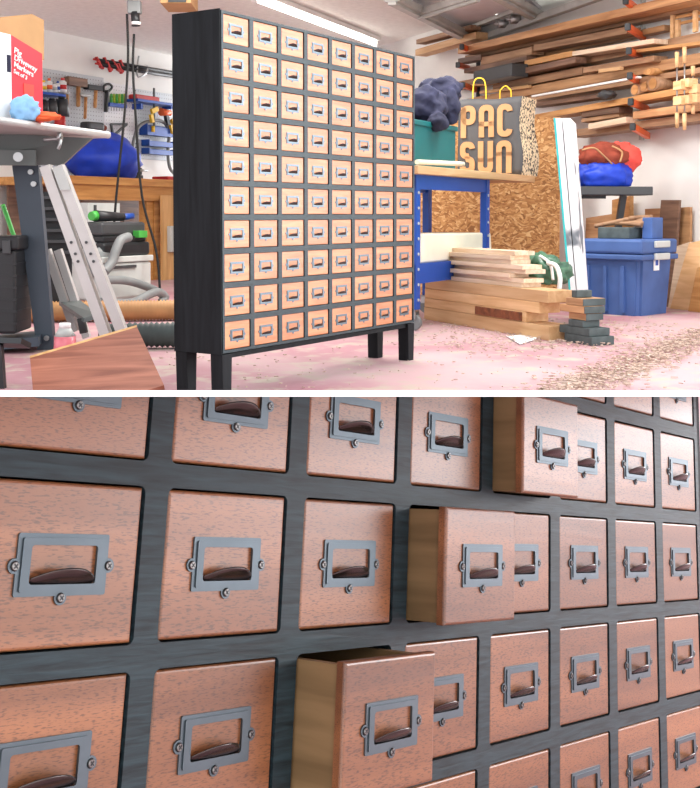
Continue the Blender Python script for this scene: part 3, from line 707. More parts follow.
bm = NB(); blob(bm, G(97, 262, .1), (.13, .1, .12), .3, 3, 4, 3); obj('cloth_heap', bm, 'greyp', F=F2, label='crumpled grey cloth behind the ladder, left of the extractor', cat='cloth')
# ribbed ducts on the floor
f0 = fz(10, 325); f1 = fz(200, 334)
d1 = (f1-f0).normalized()
bm = NB(); a = at(8, 313, 5.3); b = at(196, 309.5, 5.44); a.z = b.z = .06; tube(bm, [a, b], .057, 16, ribs=.009); obj('ribbed_duct', bm, 'duct', label='tan ribbed duct hose lying across behind the ladder', cat='duct hose')
bm = NB(); a = at(100, 334, 4.28); b = at(200, 334, 4.3); b.z = a.z = .062; tube(bm, [a, b], .055, 16, ribs=.012); obj('ribbed_duct', bm, 'dduct', label='dark green ribbed duct hose on the floor behind the tall cabinet legs', cat='duct hose')

# ------------------------------------------------------------------ saw table at the left
YT = 4.24
saw = thing('saw_table', Matrix.Translation(floor_pt(45, 352)), 'blue-grey steel saw table with a silver rounded top at the left', 'table')
Z = lambda x, y, Y=YT: at(x, y, Y)
zt_ = Z(50, 125).z
A0 = Z(-60, 116); A1 = Z(109, 134)
def poly3(bm, P0, thick, mat=0):                    # thick slab from an outline facing the room
    n = len(P0); a = [bm.verts.new(p) for p in P0]; b = [bm.verts.new(p+thick) for p in P0]
    fs = [bm.faces.new(a), bm.faces.new(b[::-1])]+[bm.faces.new((a[(k+1) % n], a[k], b[k], b[(k+1) % n])) for k in range(n)]
    for f in fs: f.material_index = mat
bm = NB(); a = Z(-60, 113, 3.40); b = Z(108, 135, 4.34); b.z = a.z; cyl(bm, a, b, .016, seg=18)
off = Vector((-.35, .5, -.0))
poly3(bm, [a+Vector((0, 0, .014)), b+Vector((0, 0, .014)), b+Vector((-.6, .2, .014)), a+Vector((-.6, .2, .014))], Vector((0, 0, -.028)))
obj('top', bm, 'alu', saw); ztab = a.z+.016
bm = NB(); poly3(bm, [Z(-60, 131, 4.1), Z(92, 138, 4.2), Z(78, 150, 4.2), Z(62, 165, 4.2), Z(-60, 163, 4.1)], Vector((0, .03, 0))); obj('skirt', bm, 'slate2', saw)
bm = NB(); bar(bm, Z(-60, 157, 4.05), Z(36, 158, 4.12), .04, .065); obj('rail', bm, 'slate2', saw)
bm = NB()
for x in (18,): cyl(bm, Z(x, 157, 4.0), Z(x, 157, 4.05), .02)
obj('bolt', bm, 'steel', saw)
for (x0, y0, x1, y1, x2, x3, Y) in ((12, 165, 38, 165, 37, 54, 4.24), (-46, 165, -20, 165, -52, -35, 4.1)):
    bm = NB(); poly3(bm, [Z(x0, 165, Y), Z(x1, 165, Y), Z(x3, 352.5, Y), Z(x2, 352.5, Y)], Vector((0, .045, 0)))
    for v in bm.verts:
        if v.co.z < .03: v.co.z = 0
    l = obj('leg', bm, 'slate', saw)
    for bx, by in ((x1-7, 172), (x1-4, 184), (x3-7, 338)):
        bm = NB(); p = Z(bx, by, Y-.005); cyl(bm, p+Vector((0, -.012, 0)), p, .012, seg=10); obj('bolt', bm, 'steel', l)
bm = NB(); bar(bm, Z(-50, 346, 4.2), Z(42, 338, 4.26), .3, .04); obj('shelf', bm, 'slate', saw)
bm = NB(); tube(bm, [Z(44, 140, 4.05), Z(58, 139, 4.02), Z(60, 143, 4.0), Z(58, 149, 4.0)], .008, 8); cyl(bm, Z(58, 137, 4.02), Z(62, 137, 4.02), .018); obj('lock_lever', bm, 'steel', saw)
# carton, rag and gloves on the saw table
FB = Frame(*(WORLD.at(12, 118, 4.5).xy), .36, 1)
zb_ = ztab+.001
ct = thing('carton', base(FB, 0, 0, zb_), 'open carton with a red and white printed side standing on the saw table', 'box')
xa = -.26; xb = 0; xc = FB.at(42.5, 80, 0).x; zT = FB.at(12, 35, 0).z
bm = NB(); box(bm, xa, 0, zb_, xb, .24, zT); obj('white_side', bm, 'whitep', ct, F=FB)
bm = NB(); prism(bm, [(xb, zb_), (xc, zb_), (xc, FB.at(43, 54, 0).z), (xb, zT)], 0, .24); obj('printed_side', bm, 'red', ct, F=FB)
bm = NB(); p = [FB.at(-30, 20, .242), FB.at(32, 14, .242), FB.at(44, 20, .242), FB.at(44, 60, .242), FB.at(-30, 60, .242)]
prism(bm, [(q.x, q.z) for q in p], .242, .25); obj('flap', bm, 'card', ct, F=FB)
bm = NB(); pbox(bm, FB, 7.5, 55, 11, 72, -.003, 0); obj('blue_panel', bm, 'navy', ct, F=FB)
for k, (s, sz) in enumerate((('Pig', 7.2), ('Driveway', 6.6), ('Markers', 6.6), ('Set of 3', 4.8))):
    tb = text_bm(s, (sz*4.3)/FPX*1.25, .0008, .0004); hw = max(v.co.x for v in tb.verts)
    for v_ in tb.verts: v_.co.x *= 1.25
    hw *= 1.25
    l = FB.at(14, 50+k*7.0, -.003); tb.transform(Matrix.Translation(l) @ Matrix.Rotation(.22, 4, 'Y') @ Matrix.Translation((hw, 0, 0))); obj('lettering', tb, 'whitep', ct, F=FB)
bm = NB(); pbox(bm, FB, 24, 84, 34, 96, -.003, 0); obj('print_panel', bm, 'coral', ct, F=FB)
bm = NB(); c = FB.m @ FB.at(25, 107, -.07); c.z = ztab+.045; blob(bm, (c.x, c.y, c.z), (.055, .045, .055), .3, 1.8, 5, 4, mat=0)
for v in bm.verts: v.co.z = max(v.co.z, ztab+.002)
obj('rag', bm, 'rag', label='crumpled light blue paper towel in front of the red carton', cat='paper towel')
bm = NB(); c = FB.m @ FB.at(38, 118, -.1); blob(bm, (c.x, c.y, ztab+.02), (.085, .035, .02), .3, 2.5, 8, 4)
for v in bm.verts: v.co.z = max(v.co.z, ztab+.002)
obj('glove', bm, 'orangef', label='orange glove lying on the saw table edge', cat='glove')
# toolbox on shelf
FT = Frame(*(Z(0, 335, 4.22).xy), 1, 0)
tb_ = thing('toolbox', base(FT, FT.at(-10, 335, 0).x, 0, FT.at(0, 334, 0).z), 'black ribbed plastic toolbox on the saw table shelf at the left edge', 'toolbox')
bm = NB(); pbox(bm, FT, -70, 250, 15.5, 334, -.12, .12, bev=.012)
for k in range(6): pbox(bm, FT, -70, 263+k*12, 16.3, 265+k*12, -.123, .1)
obj('body', bm, 'blackp', tb_, F=FT)
bm = NB(); pbox(bm, FT, -70, 236, 18, 250, -.13, .13, bev=.01); obj('lid', bm, 'blackp', tb_, F=FT)
bm = NB(); pbox(bm, FT, 2, 240, 10, 254, -.145, -.13, bev=.004); obj('latch', bm, 'dgreyp', tb_, F=FT)
bm = NB(); a = Z(3, 205, 4.6); b = Z(25, 268, 4.75); cyl(bm, a, b, .012, seg=10); b2 = Z(58, 350, 4.9)
bm.free(); bm = NB(); cyl(bm, a, Z(50, 339, 4.9), .011, seg=10); obj('broom_handle', bm, 'green', label='green pole slanting behind the saw table leg', cat='pole')
FG = Frame(*(Z(56, 255, 5.4).xy), 1, .3)
gr = thing('wire_crate', base(FG, FG.at(56, 262, 0).x, .0, FG.at(56, 262, 0).z), 'black slatted crate standing behind the ladder rails', 'crate')
bm = NB(); pbox(bm, FG, 42, 192, 72, 320, .02, .3); obj('back', bm, 'blackp', gr, F=FG)
for k in range(6):
    bm = NB(); pbox(bm, FG, 42, 196+k*11, 72, 199+k*11, -.01, .02); obj('slat', bm, 'dgreyp', gr, F=FG)

# ------------------------------------------------------------------ aluminium ladder
YL = 3.95
lad = thing('ladder', Matrix.Translation(at(108, 334, YL)), 'aluminium step ladder leaning behind the walnut board at the left', 'ladder')
def rail(x0, y0, x1, y1, w, Y0, Y1, mat='alu', nm='rail'):
    bm = NB(); a = at(x0, y0, Y0); b = at(x1, y1, Y1); m = orient(a, b, Vector((0, 1, 0))); L = (b-a).length
    vs = box(bm, -L/2, -w/2, -.02, L/2, w/2, .02); 
    box_ = [v for v in vs]
    bmesh.ops.transform(bm, matrix=m, verts=bm.verts[:])
    return bm
for (x0, x1) in ((44, 112), (57, 130)):
    a = at(x0, 166, YL); b = at(x1, 356, YL)
    bm = NB(); n = (b-a).normalized(); s_ = Vector((n.z, 0, -n.x)).normalized()*-.021
    poly3(bm, [a-s_, a+s_, b+s_, b-s_], Vector((0, .055, 0))); r_ = obj('rail', bm, 'alu', lad)
    for f in (.4, .46, .5, .9, .93):
        p = a.lerp(b, f); bm = NB(); cyl(bm, p+Vector((0, -.006, 0)), p, .006, seg=10); obj('rivet', bm, 'dgreyp', r_)
for (x0, y0, x1, y1) in ((46, 250, 74, 332), (57, 250, 86, 338)):
    a = at(x0, y0, YL+.55); b = at(x1, y1, YL+.5); bm = NB(); n = (b-a).normalized(); s_ = Vector((n.z, 0, -n.x)).normalized()*-.017
    poly3(bm, [a-s_, a+s_, b+s_, b-s_], Vector((0, .04, 0))); obj('rear_rail', bm, 'alu', lad)
bm = NB(); poly3(bm, [at(59, 301, 4.5), at(80, 300, 4.5), at(98, 314, 4.1), at(84, 318, 4.1)], Vector((0, 0, -.02))); obj('step', bm, 'slate2', lad)
bm = NB(); bar(bm, at(81, 318, 4.15), at(84, 333, 4.15), .03, .03); obj('hinge', bm, 'blackp', lad)
bm = NB(); a = at(54, 166, YL-.004); poly3(bm, [at(52, 168, YL-.01), at(63, 168, YL-.01), at(70, 190, YL-.01), at(60, 190, YL-.01)], Vector((0, .006, 0))); obj('sticker', bm, 'lgreyp', lad)
# bottle and walnut board
FBt = Frame(*(at(65, 345, 4.05).xy), 1, 0)
bt = thing('bottle', base(FBt, 0, 0, FBt.at(65, 348, 0).z), 'small pink and white plastic bottle between saw table leg and ladder', 'bottle')
a = FBt.at(65, 349, 0); b = FBt.at(65, 336, 0); c = FBt.at(65, 328, 0); d = FBt.at(65, 323, 0)
bm = NB(); cyl(bm, (0, 0, 0), b, .05, .045, 18); obj('lower_body', bm, 'pinkb', bt, F=FBt)
bm = NB(); cyl(bm, b, c, .045, .025, 18); obj('shoulder', bm, 'lgreyp', bt, F=FBt)
bm = NB(); cyl(bm, c, d, .025, seg=14); obj('cap', bm, 'whitep', bt, F=FBt)
fb = [at(30, 358, 3.3), at(137, 327, 3.42), at(173, 425, 3.1), at(36, 425, 3.0)]
fb[2] = fb[3]+(fb[1]-fb[0])*1.1
bm = NB(); nrm = (fb[1]-fb[0]).cross(fb[3]-fb[0]).normalized()
if nrm.y < 0: nrm = -nrm
poly3(bm, fb, nrm*.02)
lb = NB(); d_ = (fb[3]-fb[0]).normalized()
wb = thing('veneered_board', Matrix.Translation((fb[3]+fb[2])/2), 'reddish walnut veneered board leaning on the floor in front of the ladder', 'board')
obj('panel', bm, 'walnut', wb)
bm = NB(); up_ = -d_; e0, e1 = fb[0], fb[1]; poly3(bm, [e0, e1, e1+nrm*.021, e0+nrm*.021], up_*.014); obj('light_edge', bm, 'ply', wb)
bm = NB(); bar(bm, at(-4, 340, 3.3), at(6, 345, 3.35), .2, .02); bar(bm, at(-2, 345, 3.3), at(2, 400, 3.3), .03, .03); obj('stool', bm, 'blackp', label='corner of a black stand at the left edge', cat='stand')

# ------------------------------------------------------------------ blue shelving unit
S0 = .35, 4.95*KD
FS = Frame(S0[0], S0[1], ux, uy*KD)
un = thing('shelving_unit', FS.m.copy(), 'blue steel shelving unit on castors right of the tall cabinet', 'shelving')
q = FS.at; L_ = q(489, 200, 0).x
zb1 = q(450, 177, 0).z; dpt = .42
bm = NB(); box(bm, -.02, 0, zb1-.075, L_, .03, zb1); obj('top_beam', bm, 'blue', un, F=FS)
bm = NB(); box(bm, -.02, dpt-.03, zb1-.075, L_, dpt, zb1); obj('top_beam', bm, 'blue', un, F=FS)
for x in (-.02, L_-.05):
    for y in (0, dpt-.04):
        zlow = .11
        bm = NB(); box(bm, x, y-.004, zlow, x+.05, y+.036, zb1); u_ = obj('upright', bm, 'blue', un, F=FS)
        if y == 0:
            for k in range(8): bm = NB(); zz = .16+k*.08; cyl(bm, (x+.025, y-.008, zz), (x+.025, y-.003, zz), .008, seg=10); obj('hole_plug', bm, 'lgreyp', u_, F=FS)
        t_ = bm = NB(); cyl(bm, (x+.01, y+.02, .042), (x+.04, y+.02, .042), .042, seg=20); w_o = obj('castor', bm, 'greyp', un, F=FS)
        bm = NB(); box(bm, x, y, .06, x+.006, y+.045, .11); box(bm, x+.044, y, .06, x+.05, y+.045, .11); box(bm, x, y, .1, x+.05, y+.045, .112); obj('fork', bm, 'steel', w_o, F=FS)
zl = q(440, 262, 0).z; zl2 = q(440, 281, 0).z
bm = NB(); box(bm, -.02, .0, zl2, L_, .03, zl); obj('lower_beam', bm, 'blue', un, F=FS)
bm = NB(); box(bm, -.01, .03, zl-.03, L_-.01, dpt-.03, zl-.005); obj('lower_shelf', bm, 'ply', un, F=FS)
x_r = q(535, 178, -.06).x
bm = NB(); box(bm, -.12, -.06, zb1, x_r, dpt+.42, zb1+.042, bev=.003); obj('wood_worktop', bm, 'pine', F=FS, label='thick pine board laid on the blue shelving under the paper bag', cat='board')
zw = zb1+.042
# teal crate
x0, x1 = q(412, 140, .08).x, q(456, 140, .08).x
cr = thing('storage_crate', base(FS, x0, .08, zw), 'teal plastic crate on the pine board under a navy cloth', 'crate')
bm = NB(); zt_ = q(436, 123, .08).z; box(bm, x0, .08, zw, x1, .4, zt_, bev=.01); obj('body', bm, 'teal', cr, F=FS)
bm = NB(); box(bm, x0-.01, .07, zt_-.03, x1+.01, .41, zt_, bev=.006); obj('rim', bm, 'teal', cr, F=FS)
bm = NB(); c = q(437, 100, .1); 
blob(bm, q(441, 92, .18), (.10, .12, .085), .3, 2.2, 3, 4); blob(bm, q(424, 108, .18), (.10, .12, .12), .25, 2, 4, 4); blob(bm, q(449, 108, .1), (.055, .06, .10), .3, 2, 9, 4); blob(bm, q(438, 122, .06), (.07, .05, .05), .3, 2, 11, 4)
r = bmesh.ops.remove_doubles(bm, verts=bm.verts[:], dist=.0001)
oc = obj('draped_cloth', bm, 'navy', F=FS, label='dark navy jacket draped over the teal crate', cat='cloth')
rm = oc.modifiers.new('r', 'REMESH'); rm.mode = 'VOXEL'; rm.voxel_size = .009; rm.use_smooth_shade = True
# paper bag
ce = FS.m @ q(521.5, 168, -.04)
FP = Frame(ce.x, ce.y, 1, -.55); qp = FP.at; zw = zb1+.042
xa, xb = qp(457.5, 130, 0).x, 0.0
zt_ = qp(500, 98, 0).z
bag = thing('paper_bag', base(FP, (xa+xb)/2, .08, zw), 'dark paper shopping bag printed PAC SUN with yellow handles on the pine board', 'bag')
bm = NB()
W_, Hh_ = xb-xa, zt_-zw; nx, nz = 14, 12
def bagpt(u, v, s):
    wob = .003*math.sin(9*u+5*v)
    return Vector((xa+W_*(u*(1-.03*v)+.015*v)+(.012*math.sin(7*v) if u > .9 else 0), wob if s == 0 else .30+.01*math.sin(5*v)-.05*v*.3, zw+Hh_*v*(1+.012*math.sin(8*u))))
for s in (0, 1):
    g = [[bm.verts.new(bagpt(i/nx, j/nz, s)) for i in range(nx+1)] for j in range(nz+1)]
    for j in range(nz):
        for i in range(nx): f = bm.faces.new((g[j][i], g[j][i+1], g[j+1][i+1], g[j+1][i])); f.smooth = True
    if s == 0: g0 = g
for j in range(nz):
    bm.faces.new((g0[j][0], g[j][0], g[j+1][0], g0[j+1][0]))
    f = bm.faces.new((g0[j][nx], g[j][nx], g[j+1][nx], g0[j+1][nx])); f.material_index = 1
for i in range(nx): bm.faces.new((g0[0][i], g0[0][i+1], g[0][i+1], g[0][i])); bm.faces.new((g0[nz][i], g0[nz][i+1], g[nz][i+1], g[nz][i]))
obj('body', bm, ['charcoal', 'speck'], bag, F=FP)
# block letters: strokes as bars on the front
def letters(word, x0, z0, cw, ch, st):
    bm = NB(); y = -.010
    def st_(a, b):
        (ax, az), (bx, bz) = a, b; box(bm, min(ax, bx), y, min(az, bz), max(ax, bx), y+.006, max(az, bz))
    for k, c in enumerate(word):
        x = x0+k*cw; w_ = cw*.82; t = st; r = w_*.5
        def rr(x, z, w, h, open_=None): 
            o_ = rrect(w, h, min(w, h)*.42, 5); i_ = rrect(w-2*t, h-2*t, max(.002, min(w-2*t, h-2*t)*.42), 5)
            n = len(o_)
            if not open_: ring(bm, [(a+x, b+z) for a, b in o_], [(a+x, b+z) for a, b in i_], y, y+.006); return
            for k2 in range(n):
                j2 = (k2+1) % n
                mx = (o_[k2][0]+o_[j2][0])/2; mz = (o_[k2][1]+o_[j2][1])/2
                if open_(mx/w, mz/h): continue
                quad = [o_[k2], o_[j2], i_[j2], i_[k2]]; prism(bm, [(a+x, b+z) for a, b in quad], y, y+.006)
        cx = x+w_/2; cz = z0+ch/2
        if c == 'P': st_((x, z0), (x+t, z0+ch*.95)); rr(cx, z0+ch*.7, w_, ch*.6)
        if c == 'A': rr(cx, cz+ch*.1, w_, ch*.8, lambda a, b: b < -.3); st_((x, z0), (x+t, z0+ch*.4)); st_((x+w_-t, z0), (x+w_, z0+ch*.4)); st_((x, z0+ch*.34), (x+w_, z0+ch*.34+t*.8))
        if c == 'C': rr(cx, cz, w_, ch, lambda a, b: a > .3 and abs(b) < .22)
        if c == 'U': rr(cx, z0+ch*.35, w_, ch*.7, lambda a, b: b > .2); st_((x, z0+ch*.35), (x+t, z0+ch)); st_((x+w_-t, z0+ch*.35), (x+w_, z0+ch))
        if c == 'n': rr(cx, z0+ch*.65, w_, ch*.7, lambda a, b: b < -.2); st_((x, z0), (x+t, z0+ch*.65)); st_((x+w_-t, z0), (x+w_, z0+ch*.65))
        if c == 'S': rr(cx, z0+ch*.73, w_, ch*.54, lambda a, b: a > .25 and b < -.0); rr(cx, z0+ch*.27, w_, ch*.54, lambda a, b: a < -.25 and b > .0)
    return bm
cw = W_*.285; st = cw*.29
bm = letters('PAC', xa+W_*.06, zw+Hh_*.5, cw, Hh_*.42, st); obj('lettering', bm, 'kraft', bag, F=FP)
bm = letters('SUn', xa+W_*.05, zw+Hh_*.03, cw, Hh_*.42, st); obj('lettering', bm, 'kraft', bag, F=FP)
for (x0, x1, y0, dy) in ((473, 486, 78, .03), (500, 511, 86, .12)):
    bm = NB(); xm = (x0+x1)/2; tube(bm, [qp(x0, 102, dy), qp(x0, 92, dy), qp(x0+1.5, y0+3, dy), qp(xm, y0, dy), qp(x1-1.5, y0+3, dy), qp(x1, 92, dy), qp(x1, 102, dy)], .0045, 8); obj('handle', bm, 'yellow', bag, F=FP)
bm = NB(); cyl(bm, q(417, 162, -.03), q(463, 164, -.03), .013, seg=14); 
for v in bm.verts: pass
obj('paper_roll', bm, 'foam', F=FS, label='thin rolled paper lying at the front of the pine board', cat='roll')
# white foam block
fmz = q(455, 233, .05)
bm = NB(); x0, x1 = q(421, 250, .02).x, q(492, 250, .02).x; prism(bm, [(x0, zl), (x1-.1, zl), (x1, zl+.05), (x1-.02, q(480, 233, .02).z), (x0+.03, q(440, 233, .02).z), (x0, zl+.08)], .02, .36); obj('foam_block', bm, 'foam', F=FS, bev=.01, label='cream foam block on the lower blue shelf', cat='foam')
# OSB sheet and the insulated panels
FO = Frame(*(WORLD.at(395, 200, 7.9).xy), 1, .0); ly = 0
x0, x1 = FO.at(395, 200, ly).x, FO.at(560, 200, ly).x
bm = NB(); box(bm, x0, ly, .0, x1, ly+.018, FO.at(556, 117, ly).z); obj('osb_sheet', bm, 'osb', F=FO, label='large strand board sheet standing behind the blue shelving and paper bag', cat='board')
for k, (a, b, c, d, lab, mt) in enumerate(((555.5, 561.5, 571, 576, 'white faced insulation panel with teal edge, left of a leaning pair', 'insul'), (562.5, 570, 577, 583, 'white smeared insulation panel, right of a leaning pair', 'insul'))):
    Y = 5.14
    pa = [at(a, 118, Y), at(b, 118, Y), at(d, 293, Y), at(c, 293, Y)]
    pa = [Vector((p.x, p.y, p.z)) for p in pa]; 
    # run the edges down to the floor
    ext = lambda p, r_: p + (r_-p)*((p.z)/(p.z-r_.z))
    lo1, lo2 = ext(pa[0], pa[3]), ext(pa[1], pa[2])
    t_ = thing('insulation_panel', Matrix.Translation((lo1+lo2)/2), lab, 'panel')
    bm = NB(); poly3(bm, [pa[0], pa[1], lo2, lo1], Vector((.11, .38, 0))); obj('core', bm, mt, t_)
    if k == 0:
        e = Vector((-.011, 0, 0)); bm = NB(); poly3(bm, [pa[0]+e, pa[0], lo1, lo1+e], Vector((.11, .38, 0))); obj('film_edge', bm, 'teal2', t_)

# ------------------------------------------------------------------ timber beams (their ends face right)
def fyd(px, py): v = floor_pt(px, py); return v.x, v.y
tx, ty = fyd(549, 341)
FTb = Frame(tx, ty, .55, -1.0*KD)                    # local x towards the near right, y away to the right
qt = FTb.at
zz = [0]; 
for y in (326, 315, 303.5, 291): zz.append(qt(549, y, 0).z)
for k, (xe, xs_, w_, mt, lab) in enumerate(((0, -1.0, .14, 'pine', 'pine beam at the bottom of the timber stack, longest to the right'), (-.2, -1.0, .14, 'pine', 'bark edged beam second from the bottom of the timber stack'), (-.09, -1.1, .13, 'pine', 'pine beam third from the bottom of the timber stack'), (-.02, -1.1, .15, 'pine', 'pine beam on top of the thick timber stack'))):
    xs_ = qt(424, 320, 0).x
    t_ = thing('timber_beam', base(FTb, (xe+xs_)/2, .05, zz[k]), lab, 'timber beam', 'thick timber beams stacked on the floor')
    bm = NB(); box(bm, xs_, .002*k, zz[k], xe, w_, zz[k+1]-.001, bev=.003); obj('beam', bm, mt, t_, F=FTb)
    if k == 1: bm = NB(); box(bm, -.66, -.008, zz[k]+.004, xe-.03, .004, zz[k+1]-.006, bev=.003); obj('bark', bm, 'bark', t_, F=FTb)
zp = zz[4]
rows = [(430, 520, 281, 286, 0), (445, 525, 276.5, 281, .02), (440, 508, 272, 276.5, -.01), (439, 527, 268, 272, .03), (442, 521, 263.5, 268, .0), (440, 512, 258.5, 263.5, .02), (441, 509, 254, 258.5, .0), (447, 516, 247.5, 254, .03)]
for k, (x0, x1, y0, y1, dy) in enumerate(rows):
    h_ = .0225; z0_ = zp+k*h_; a = qt(x0, y1, .02+dy).x; b = qt(x1, y1, .02+dy).x
    a = max(a, -1.12)
    bm = NB(); vs = box(bm, a, .02+dy, z0_, b, .14+dy, z0_+h_-.001); names = ['lowest', 'second', 'third', 'fourth', 'fifth', 'sixth', 'seventh', 'topmost']
    bmesh.ops.rotate(bm, verts=vs, cent=((a+b)/2, .08, z0_), matrix=Matrix.Rotation((-1)**k*.02, 3, 'Z'))
    obj('thin_board', bm, 'paleboard', F=FTb, label=names[k]+' pale thin board in the pile on the timber beams' if k in (0, 7) else names[k]+' pale thin board from the bottom of the pile on the timber beams', cat='board', group='thin boards piled on the timber beams')
bm = NB(); c = qt(538, 272, .3); blob(bm, (c.x, .32, zp+.06), (.17, .11, .09), .35, 3, 6, 4)
for v in bm.verts:
    if v.co.z < zp: v.co.z = zp
obj('plastic_bag', bm, 'greenbag', F=FTb, label='crumpled green plastic bag behind the pile of thin boards', cat='bag')
bm = NB(); tube(bm, [qt(548, 263, .25), qt(556, 266, .25), qt(560, 278, .25), qt(559, 290, .25)], .012, 8); tube(bm, [qt(540, 256, .26), qt(550, 264, .26), qt(553, 280, .26)], .008, 8); obj('looped_strap', bm, 'paper', F=FTb, label='white looped strap hanging off the green bag', cat='strap')
bm = NB(); a = floor_pt(508, 337); c = [floor_pt(506, 337), floor_pt(538, 335), floor_pt(536, 340.5), floor_pt(520, 345.5)]
poly3(bm, [p+Vector((0, 0, .004)) for p in c], Vector((0, 0, .003))); obj('paper_sheet', bm, 'paper', label='white sheet of paper on the floor before the timber beams', cat='paper')
# dark blocks
bx_, by_ = fyd(585, 345); FK = Frame(bx_, by_, .55, -1.0*KD); qk = FK.at
blk = [(-.16, .05, 0, .13, 0), (-.2, .03, .0, .12, 0), (-.13, -.02, .0, .1, 0), (-.14, -.01, .01, .11, 1), (-.2, -.01, 0, .12, 1), (-.15, -.02, .0, .13, 1), (-.12, -.08, .01, .1, 0)]
tops = [345, 336, 328, 321, 314, 306.5, 299, 291.5]
nm = ['lowest', 'second lowest', 'third lowest', 'middle', 'third highest', 'second highest', 'topmost']
for k, (a, b, c, d, o_) in enumerate(blk):
    z0_ = qk(585, tops[k], 0).z if k else 0; z1_ = qk(585, tops[k+1], 0).z
    t_ = thing('timber_offcut', base(FK, (a+b)/2, .05, z0_), nm[k]+' grey painted timber offcut in the short stack before the blue bin', 'timber offcut', 'grey painted offcuts in the short stack')
    bm = NB(); box(bm, a, c, z0_, b, d, z1_-.001, bev=.003); obj('block', bm, 'orangew' if o_ else 'grime', t_, F=FK)
    if o_: bm = NB(); box(bm, b, c+.001, z0_+.001, b+.004, d-.001, z1_-.002); obj('painted_end', bm, 'grime', t_, F=FK)

# ------------------------------------------------------------------ blue bin
cx_, cy_ = fyd(640, 317)
FBn = Frame(cx_, cy_, 1, -1.0)                  # local -x runs left/back, +y runs right/back
qb = FBn.at; zl_ = qb(640, 253, 0).z; ztp = qb(640, 243, 0).z; Wb = .39
cw_ = .43
bn = thing('storage_bin', base(FBn, -cw_/2, Wb/2), 'large dusty blue storage bin with grey latches by the white wall', 'storage bin')
bm = NB()
o_ = [(-cw_+.02, .02), (-.02, .02), (-.02, Wb-.02), (-cw_+.02, Wb-.02)]; o2 = [(-cw_, 0), (0, 0), (0, Wb), (-cw_, Wb)]
a = [bm.verts.new((x, y, 0)) for x, y in o_]; b = [bm.verts.new((x, y, zl_)) for x, y in o2]
bm.faces.new(a[::-1]); bm.faces.new(b)
for k in range(4): bm.faces.new((a[k], a[(k+1) % 4], b[(k+1) % 4], b[k]))
bmesh.ops.bevel(bm, geom=[e for e in bm.edges if abs(e.verts[0].co.z-e.verts[1].co.z) > .1], offset=.03, segments=3, affect='EDGES')
for k in range(4): x = -.12-.12*k; prism(bm, [(x-.012, .02), (x+.012, .02), (x+.012, zl_*.78), (x-.012, zl_*.78)], -.008, .03)
obj('tub', bm, 'bluebin', bn, F=FBn)
bm = NB(); box(bm, -cw_-.02, -.025, zl_-.045, .02, Wb+.025, zl_-.012, bev=.008); obj('rim', bm, 'bluebin', bn, F=FBn)
bm = NB(); box(bm, -cw_-.015, -.02, zl_-.008, .015, Wb+.02, ztp+.02, bev=.015); obj('lid', bm, 'bluebin', bn, F=FBn)
for (xx, y0_) in ((.016, .12),):
    for zz_ in (ztp-.03, zl_-.045):
        bm = NB(); box(bm, xx, y0_, zz_, xx+.018, y0_+.17, zz_+.04, bev=.006); obj('latch', bm, 'lgreyp', bn, F=FBn)
bm = NB(); box(bm, -.002, .15, .27, .004, .21, .38); obj('paper_label', bm, 'paper', bn, F=FBn)
bm = NB(); box(bm, .004, .165, .3, .006, .195, .34); obj('label_print', bm, 'blue', bn, F=FBn)
zt_b = ztp+.02
p0 = qb(612, 236, .25); 
bm = NB(); box(bm, -.36, .1, zt_b, -.14, .26, zt_b+.07, bev=.006); obj('scrap_tray', bm, 'grime', F=FBn, label='dark green tray of scraps on the blue bin lid', cat='tray')
bm = NB()
for k in range(5): tube(bm, [(-.42+.05*k, .16+.02*k, zt_b+.075+.01*k), (-.3+.03*k, .2, zt_b+.095+.008*k), (-.1, .18+.03*k, zt_b+.085+.012*k)], .014, 8)
obj('dried_branches', bm, 'brownw', F=FBn, label='bundle of dry brown sticks on the dark tray', cat='sticks')
bm = NB(); box(bm, -.11, .2, zt_b, -.04, .33, zt_b+.13, bev=.006); obj('small_box', bm, 'bluebin', F=FBn, label='small blue box standing on the bin lid beside the tray', cat='box')

